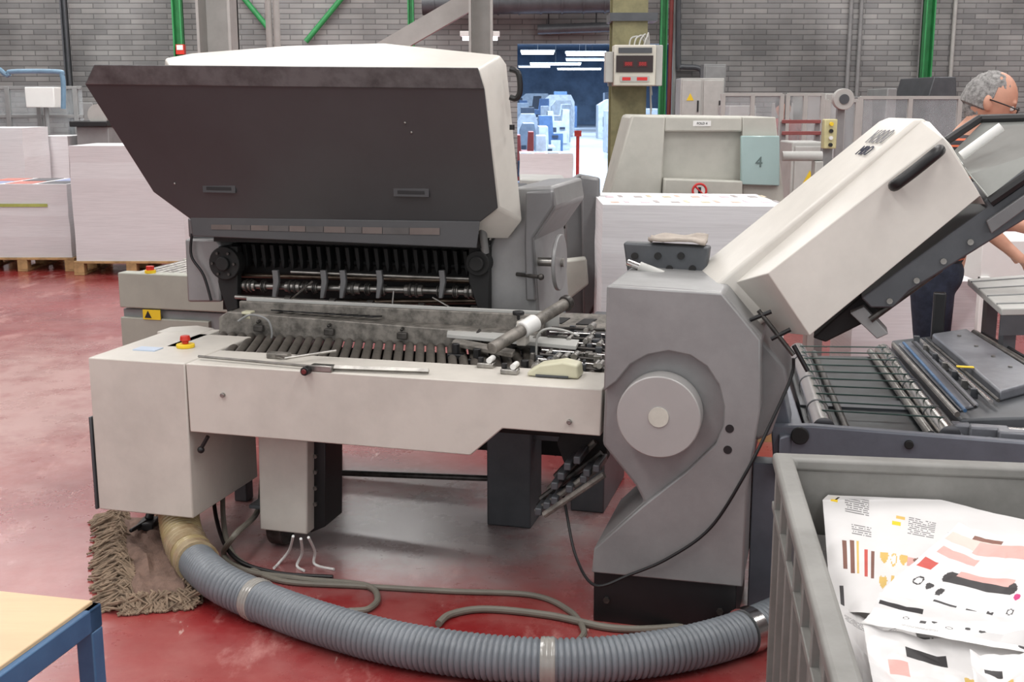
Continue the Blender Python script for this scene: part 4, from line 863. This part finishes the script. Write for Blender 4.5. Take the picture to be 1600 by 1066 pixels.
ro=[(.004,-.0),(w_,-.0),(w_,d_),(.004,d_)]; ri=[(.03,-.03),(w_-.03,-.03),(w_-.03,d_+.03),(.03,d_+.03)]
for z0 in (H-.15,.12):
    g=G(B); ringmesh(g,z0,z0+.02,ro,ri); g.build('rib_band',BINM,t,bevel=.003)
for k in range(9):
    y=-.06-k*.17; G(B).box((.004,y-.012,.14),(.03,y,H-.035)).build('rib',BINM,t,bevel=.003)
for k in range(5):
    x=.06+k*.24; G(B).box((x,-.03,.14),(x+.012,-.002,H-.035)).build('rib',BINM,t,bevel=.003)
G(B).box((.015,-.54,H-.125),(.021,-.42,H-.06)).build('grip_slot',DGR,t,bevel=.004)
for x in (.08,w_-.12):
    for y in (-.12,d_+.12): G(B).cyl((x,y,.04),(x+.03,y,.04),.04,n=20).build('caster_wheel',BLK,t,bevel=.005)
PW=mat('waste_paper',(222,220,219),.35,var=.03); GOLD=mat('ink_gold',(222,186,100),.5,var=.1); PNK=mat('ink_pink',(222,170,162),.5,var=.1); INKB=mat('ink_soft_black',(40,36,38),.5); PEACH=mat('ink_peach',(220,198,188),.5,var=.06); MAG=mat('ink_magenta',(190,30,110),.5); CRL=mat('ink_coral',(200,80,70),.5); BGEN=mat('ink_brown',(124,80,66),.5); TXG=mat('ink_text_grey',(130,128,128),.5)
pm=[PW,TXG,GOLD,PNK,INKB,PEACH,MAG,CRL,BGEN,YEL]
def sheet(corners,amp,seed,marks,lab='crumpled printed waste sheet with cosmetics pictures',nf=5,nx=170,ny=110):
    random.seed(seed*13+1)
    fl_=[]
    for _ in range(nf):
        an=random.uniform(0,math.pi); fl_.append((math.cos(an),math.sin(an),random.uniform(-.35,.35),random.choice((1,1,-1))*random.uniform(.5,1)))
    C=[Vector(B.p(x,y,z=z)) for x,y,z in corners]; vs=[];fs=[];ms=[]
    g=G(B); H0=[]
    for j in range(ny+1):
        for i in range(nx+1):
            u,v=i/nx-.5,j/ny-.5
            h=sum(w*abs(a*u+b*v+c) for a,b,c,w in fl_)+.10*abs(noise.noise(Vector((u*5+seed,v*4,seed))))*math.sqrt(nf)+.03*noise.noise(Vector((u*14+seed,v*12,seed)))
            H0.append(h)
    hm=sum(H0)/len(H0)
    for j in range(ny+1):
        for i in range(nx+1):
            u,v=i/nx,j/ny; q=C[0].lerp(C[1],u).lerp(C[3].lerp(C[2],u),v); h=H0[j*(nx+1)+i]-hm
            q.z+=amp*h; q.x+=amp*.2*h*math.sin(seed); q.y+=amp*.2*h
            q.x=min(max(q.x,.055),w_-.06); q.y=min(q.y,-.055)
            vs.append(tuple(q))
    for j in range(ny):
        for i in range(nx):
            u,v=(i+.5)/nx,(j+.5)/ny; m=0
            for (kx,ky,rx,ry,mm,sh) in marks:
                du,dv=(u-kx)/rx,(v-ky)/ry
                if (sh=='r' and abs(du)<1 and abs(dv)<1) or (sh=='e' and du*du+dv*dv<1) or (sh=='o' and .5<du*du+dv*dv<1) or (sh=='h' and (du*du*1.3+dv*dv*1.3-1)**3<-du*du*dv**3*2.6): m=mm
                elif sh=='t' and abs(du)<1 and abs(dv)<1 and (j%2==0) and noise.noise(Vector((i*.9,j*3.1,seed)))>-.2: m=mm
            k=j*(nx+1)+i; fs.append((k,k+1,k+nx+2,k+nx+1)); ms.append(m)
    g.v=[B.w(v) for v in vs]; g.f=fs; g.m=ms
    return g.build('waste_sheet',pm,label=lab,cat='paper',group='waste sheets in the bin',fix=False,ang=12)
TX=1
sheet([(1235,745,.54),(1700,760,.56),(1800,1180,.50),(1290,1180,.50)],.04,9,[(.3,.4,.1,.05,3,'r'),(.3,.6,.1,.1,TX,'t')],'plain white waste sheet lining the bin')
mk1=[(.06,.2,.018,.02,9,'r'),(.066,.13,.007,.06,4,'r'),(.36,.3,.02,.02,9,'r'),(.38,.24,.02,.012,2,'r'),
 (.10,.62,.009,.1,8,'r'),(.14,.63,.011,.12,8,'r'),(.17,.63,.008,.12,2,'r'),(.215,.66,.010,.1,7,'r'),(.25,.67,.008,.1,8,'r'),
 (.50,.62,.07,.035,3,'r'),(.49,.6,.03,.025,8,'e'),(.31,.62,.022,.045,2,'h'),(.36,.62,.016,.05,2,'o'),(.41,.62,.02,.045,2,'h'),(.31,.8,.022,.045,2,'h'),(.36,.78,.010,.045,2,'r'),(.41,.8,.02,.045,2,'o'),(.46,.8,.010,.045,2,'r'),
 (.17,.2,.06,.08,TX,'t'),(.48,.3,.06,.08,TX,'t'),(.19,.42,.05,.05,TX,'t'),(.68,.3,.08,.02,TX,'t'),(.68,.5,.05,.08,TX,'t'),(.07,.9,.010,.06,4,'r'),(.85,.3,.08,.05,PNK and 3,'r'),(.9,.5,.05,.05,5,'e')]
sheet([(1282,742,.69),(1650,812,.70),(1560,985,.665),(1300,955,.63)],.016,1,mk1,'flat printed waste sheet with lipstick pictures and gold hearts',4)
mk2=[(.22,.16,.2,.06,5,'r'),(.45,.18,.2,.07,3,'r'),(.2,.35,.14,.05,3,'r'),(.45,.60,.2,.07,4,'r'),(.47,.53,.18,.04,3,'r'),(.25,.60,.03,.07,4,'e'),(.65,.60,.03,.07,4,'e'),(.82,.12,.12,.07,8,'e'),(.3,.08,.12,.02,8,'r'),(.08,.55,.05,.06,7,'r'),(.12,.75,.03,.05,4,'o'),(.2,.78,.022,.04,4,'h'),(.28,.8,.022,.05,4,'e'),(.70,.68,.02,.035,6,'e'),(.84,.62,.06,.13,TX,'t'),(.7,.85,.02,.03,4,'o'),(.9,.4,.04,.05,5,'r'),(.6,.9,.02,.03,4,'h'),(.35,.9,.07,.012,4,'r'),(.5,.9,.03,.012,4,'r')]
sheet([(1500,806,.745),(1690,858,.745),(1660,1005,.70),(1368,948,.67)],.028,2,mk2,'glossy printed waste sheet with pink compact and black marks',4)
mk3=[(.2,.4,.02,.06,4,'o'),(.3,.45,.015,.06,4,'r'),(.36,.38,.016,.05,4,'h'),(.45,.5,.02,.06,4,'o'),(.55,.4,.016,.05,4,'e'),(.63,.45,.02,.06,4,'h'),(.3,.75,.1,.03,TX,'t'),(.7,.6,.016,.05,4,'o'),(.8,.5,.02,.06,4,'e'),(.85,.8,.03,.07,4,'e'),(.15,.18,.13,.035,4,'r')]
sheet([(1375,925,.725),(1640,975,.73),(1650,1045,.70),(1345,985,.69)],.020,3,mk3,'folded waste sheet with row of small black icons',3)
mk4=[(.15,.35,.05,.09,3,'r'),(.3,.5,.05,.06,9,'e'),(.5,.35,.03,.07,2,'h'),(.62,.55,.03,.06,2,'o'),(.78,.4,.025,.08,2,'h'),(.45,.8,.06,.06,5,'r'),(.2,.8,.08,.05,TX,'t'),(.9,.75,.04,.08,2,'h'),(.3,.15,.1,.04,4,'r')]
sheet([(1350,985,.69),(1670,1010,.72),(1700,1150,.66),(1375,1150,.64)],.045,4,mk4,'crumpled waste sheet with gold and pink prints',6)
sheet([(1290,950,.63),(1420,960,.65),(1480,1130,.61),(1335,1130,.60)],.035,5,[(.5,.4,.1,.05,7,'r'),(.5,.15,.3,.05,TX,'t'),(.6,.7,.2,.06,5,'r')],'crumpled white waste sheet with red print',5)
sheet([(1515,1005,.735),(1690,1020,.745),(1700,1140,.7),(1530,1140,.69)],.045,6,[(.3,.4,.07,.08,2,'h'),(.6,.3,.1,.05,2,'r'),(.5,.7,.2,.06,3,'r'),(.2,.2,.08,.04,4,'r')],'crumpled waste sheet with gold print',6)
# =============== MAN
Y=5.3; K=1.12
hd=Vector(W.p(1550,160,b=Y)); 
def V(px,py,b=Y): return Vector(W.p(px,py,b=b))
t=thing('person','grey-haired man in dark orange-striped shirt and jeans, leaning forward','person',(V(1462,400).x,Y,0))
pel=Vector((V(1458,440).x,Y,.88)); chest=Vector((V(1486,260).x,Y,1.33)); neck=Vector((V(1506,203).x,Y,1.51)); 
fwd=Vector((.93,-.36,0)).normalized(); side=Vector((.36,.93,0)).normalized()
g=G(); hc=Vector((hd.x-.01,Y,hd.z+.0))
RT=Matrix.Rotation(math.radians(22),3,side)
def hf(q):
    f,s,u=q.x,q.y,q.z
    if u<-.02: s*=1-.9*min(.3,-(u+.02)*2.2); 
    if u<-.03 and f>0: f*=1-.1*min(1,-(u+.03)*8)
    if u<-.04 and f<0: f*=1-2.5*min(.24,-(u+.04)*2.6)
    if f>.07 and abs(u-.0)<.02: f-=.006
    return RT@(fwd*f+side*s+Vector((0,0,u)))
g.ball(hc,(.098*K,.078*K,.122*K),16,fn=hf)
def HP(f,s,u): return hc+RT@(fwd*f*K+side*s*K+Vector((0,0,u*K)))
g.caps(HP(.092,0,.012),HP(.118,0,-.022),.009,.014); g.caps(HP(.09,-.02,-.062),HP(.09,.02,-.062),.009,.009); g.caps(HP(.088,-.018,-.078),HP(.088,.018,-.078),.009,.009); g.caps(HP(.075,0,-.1),HP(.06,0,-.105),.022,.028); g.caps(HP(.085,-.035,.03),HP(.085,.035,.03),.01,.01)
for s in (-1,1):
    g.ball(HP(-.005,.080*s,-.005),(.022,.014,.036),7)
g.caps(neck-Vector((0,0,.02)),hc+Vector((-.02,0,-.06)),.06,.055)
g.caps(chest,neck-Vector((0,0,.06)),.14,.08); g.caps(pel,chest,.12,.14)
arms=[]
for s in (-1,1):
    sh=neck+side*(.19*s)+Vector((0,0,-.08)); el=sh+fwd*.10+Vector((0,0,-.29))+side*.03*s
    wr=(V(1572,385,Y-.25) if s==-1 else el+fwd*.2+Vector((0,0,-.05)));
    if (wr-el).length>.28: wr=el+(wr-el).normalized()*.27
    arms.append((sh,el,wr)); g.caps(sh,el,.052,.042); g.caps(el,wr,.041,.027)
    d=(wr-el).normalized(); up=Vector((0,0,1)); sd=d.cross(up).normalized(); 
    g.caps(wr,wr+d*.075+sd*.02,.026,.022); g.caps(wr,wr+d*.075-sd*.02,.026,.022)
    for k,(o,l) in enumerate(((-.03,.065),(-.01,.078),(.011,.072),(.03,.058))):
        r=wr+d*.085+sd*o; m1=r+d*l*.5-up*.008; m2=r+d*l*.85-up*.03; g.caps(r,m1,.0095,.009); g.caps(m1,m2,.009,.0075)
    r=wr+d*.03-sd*.03; m1=r+d*.03-sd*.025-up*.01; g.caps(r,m1,.012,.011); g.caps(m1,m1+d*.028-up*.01,.011,.009)
legs=[]
for s in (-1,1):
    hp_=pel+side*.085*s-Vector((0,0,.04)); kn=Vector((hp_.x+.02,hp_.y,.49)); an=Vector((hp_.x-.02,hp_.y,.09)); legs.append((hp_,kn,an)); g.caps(hp_,kn,.08,.055); g.caps(kn,an,.052,.038); g.caps(an,an+fwd*.14-Vector((0,0,.05)),.035,.03)
body=g.build('body',SKIN,t,fix=False); md=body.modifiers.new('r','REMESH'); md.mode='VOXEL'; md.voxel_size=.0065; md.use_smooth_shade=True; md=body.modifiers.new('s','SMOOTH'); md.iterations=3; md.factor=.5
def shirtmat():
    m=bpy.data.materials.new('striped_shirt'); m.use_nodes=True; nt=m.node_tree;n=nt.nodes;L=nt.links.new
    tc=n.new('ShaderNodeTexCoord');wv=n.new('ShaderNodeTexWave'); wv.bands_direction='Z'; wv.inputs['Scale'].default_value=12; wv.inputs['Distortion'].default_value=1
    rp=n.new('ShaderNodeValToRGB'); rp.color_ramp.interpolation='CONSTANT'; rp.color_ramp.elements[0].color=lin((36,32,38)); rp.color_ramp.elements[1].position=.78; rp.color_ramp.elements[1].color=lin((195,95,62))
    L(tc.outputs['Object'],wv.inputs[0]);L(wv.outputs['Fac'],rp.inputs[0]);L(rp.outputs[0],n['Principled BSDF'].inputs['Base Color']); n['Principled BSDF'].inputs['Roughness'].default_value=.85; return m
def rem(ob,v=.012,it=6):
    md=ob.modifiers.new('r','REMESH'); md.mode='VOXEL'; md.voxel_size=v; md.use_smooth_shade=True; md=ob.modifiers.new('s','SMOOTH'); md.iterations=it; md.factor=.5
g=G(); g.caps(pel+Vector((0,0,.16)),chest,.150,.17)
for s in (-1,1):
    g.caps(chest+side*.07*s,neck+side*.08*s-Vector((0,0,.08)),.15,.085); g.caps(pel+Vector((0,0,.14))+side*.04*s,chest+side*.06*s,.140,.155)
for sh,el,wr in arms: g.caps(neck-Vector((0,0,.07)),sh,.075,.075); g.caps(sh,sh.lerp(el,1.0),.076,.062)
g.cyl(neck-Vector((.0,0,.06)),neck+Vector((0,0,.0)),.085,.072)
rem(g.build('shirt',shirtmat(),t,fix=False))
g=G(); g.caps(pel-side*.05+Vector((0,0,.02)),pel+side*.05+Vector((0,0,.02)),.130,.130)
for a,b,c in legs: g.caps(a,b,.098,.070); g.caps(b,c+Vector((0,0,.0)),.070,.062)
rem(g.build('jeans',mat('dark_denim',(42,47,64),.9,var=.2,scale=30),t,fix=False))
for a,b,c in legs:
    g=G(); q=c+fwd*.05; g.caps(Vector((c.x,c.y,.05)),Vector((q.x+fwd.x*.12,q.y+fwd.y*.12,.035)),.05,.035); rem(g.build('shoe',BLK,t,fix=False),.01,3)
HM=mat('grey_hair',(164,162,160),.9,var=.3,scale=60,bump=.5)
g=G()
def hairfn(q):
    f,s,u=q.x,q.y,q.z
    nn=noise.noise(Vector((f*70,s*70,u*70)))*.005
    k=1+nn/.1
    if f>.02 and u<.075: k*=.86
    if u<-.035: k*=.86
    f,s,u=f*k,s*k,u*k
    return RT@(fwd*f+side*s+Vector((0,0,u)))
g.ball(hc+fwd*-.010+Vector((0,0,.003)),(.101*K,.083*K,.121*K),26,fn=hairfn)
g.build('hair',HM,t,fix=False)
for s in (-1,1):
    g=G(); g.ball(HP(.083,.032*s,.008),.012,8); g.ball(HP(.093,.033*s,.008),.0045,6,m=1); g.build('eye',[LBL,TEXTM],t)
g=G()
for s in (-1,1):
    rg=[HP(.108,.034*s+math.cos(a*math.pi/8)*.024,.006+math.sin(a*math.pi/8)*.017) for a in range(17)]; g.sweep(rg,.0022,6); g.sweep([HP(.108,.058*s,.012),HP(.06,.083*s,.012),HP(-.005,.090*s,.01)],.003,6)
g.sweep([HP(.108,-.01,.01),HP(.113,0,.013),HP(.108,.01,.01)],.002,6)
g.build('glasses',BLK,t)
# =============== LIGHTS
def area(loc,sx,sy,p,col=(1,.985,.965)):
    l=bpy.data.lights.new('area','AREA'); l.shape='RECTANGLE'; l.size=sx; l.size_y=sy; l.energy=p; l.color=col
    o=bpy.data.objects.new('hall_light',l); o.location=loc; ensure_col().objects.link(o)
for x in (-6,-2,2,6):
    for y in (1,6,11.5): area((x,y,5.3),.8,4,128)
area((-5,15.2,4.9),8,1.2,330); area((6,15.5,5.3),8,.8,190)  # first one: unseen lamp added wide and strong for glare on the left floor
for y in (22,30,40,52,64,78): area((2,y,5.3),8,3,1300,(.72,.86,1))
w=bpy.data.worlds.new('World'); bpy.context.scene.world=w; w.use_nodes=True
w.node_tree.nodes['Background'].inputs[0].default_value=(.97,.98,1,1); w.node_tree.nodes['Background'].inputs[1].default_value=1.0
cam=bpy.data.cameras.new('Camera'); co=bpy.data.objects.new('Camera',cam); ensure_col().objects.link(co)
cam.sensor_width=36; cam.lens=FP/1600*36; co.location=(0,0,HC); co.rotation_euler=(math.pi/2-PT,0,0); cam.clip_end=200
bpy.context.scene.camera=co
bpy.context.scene.view_settings.view_transform='Standard'
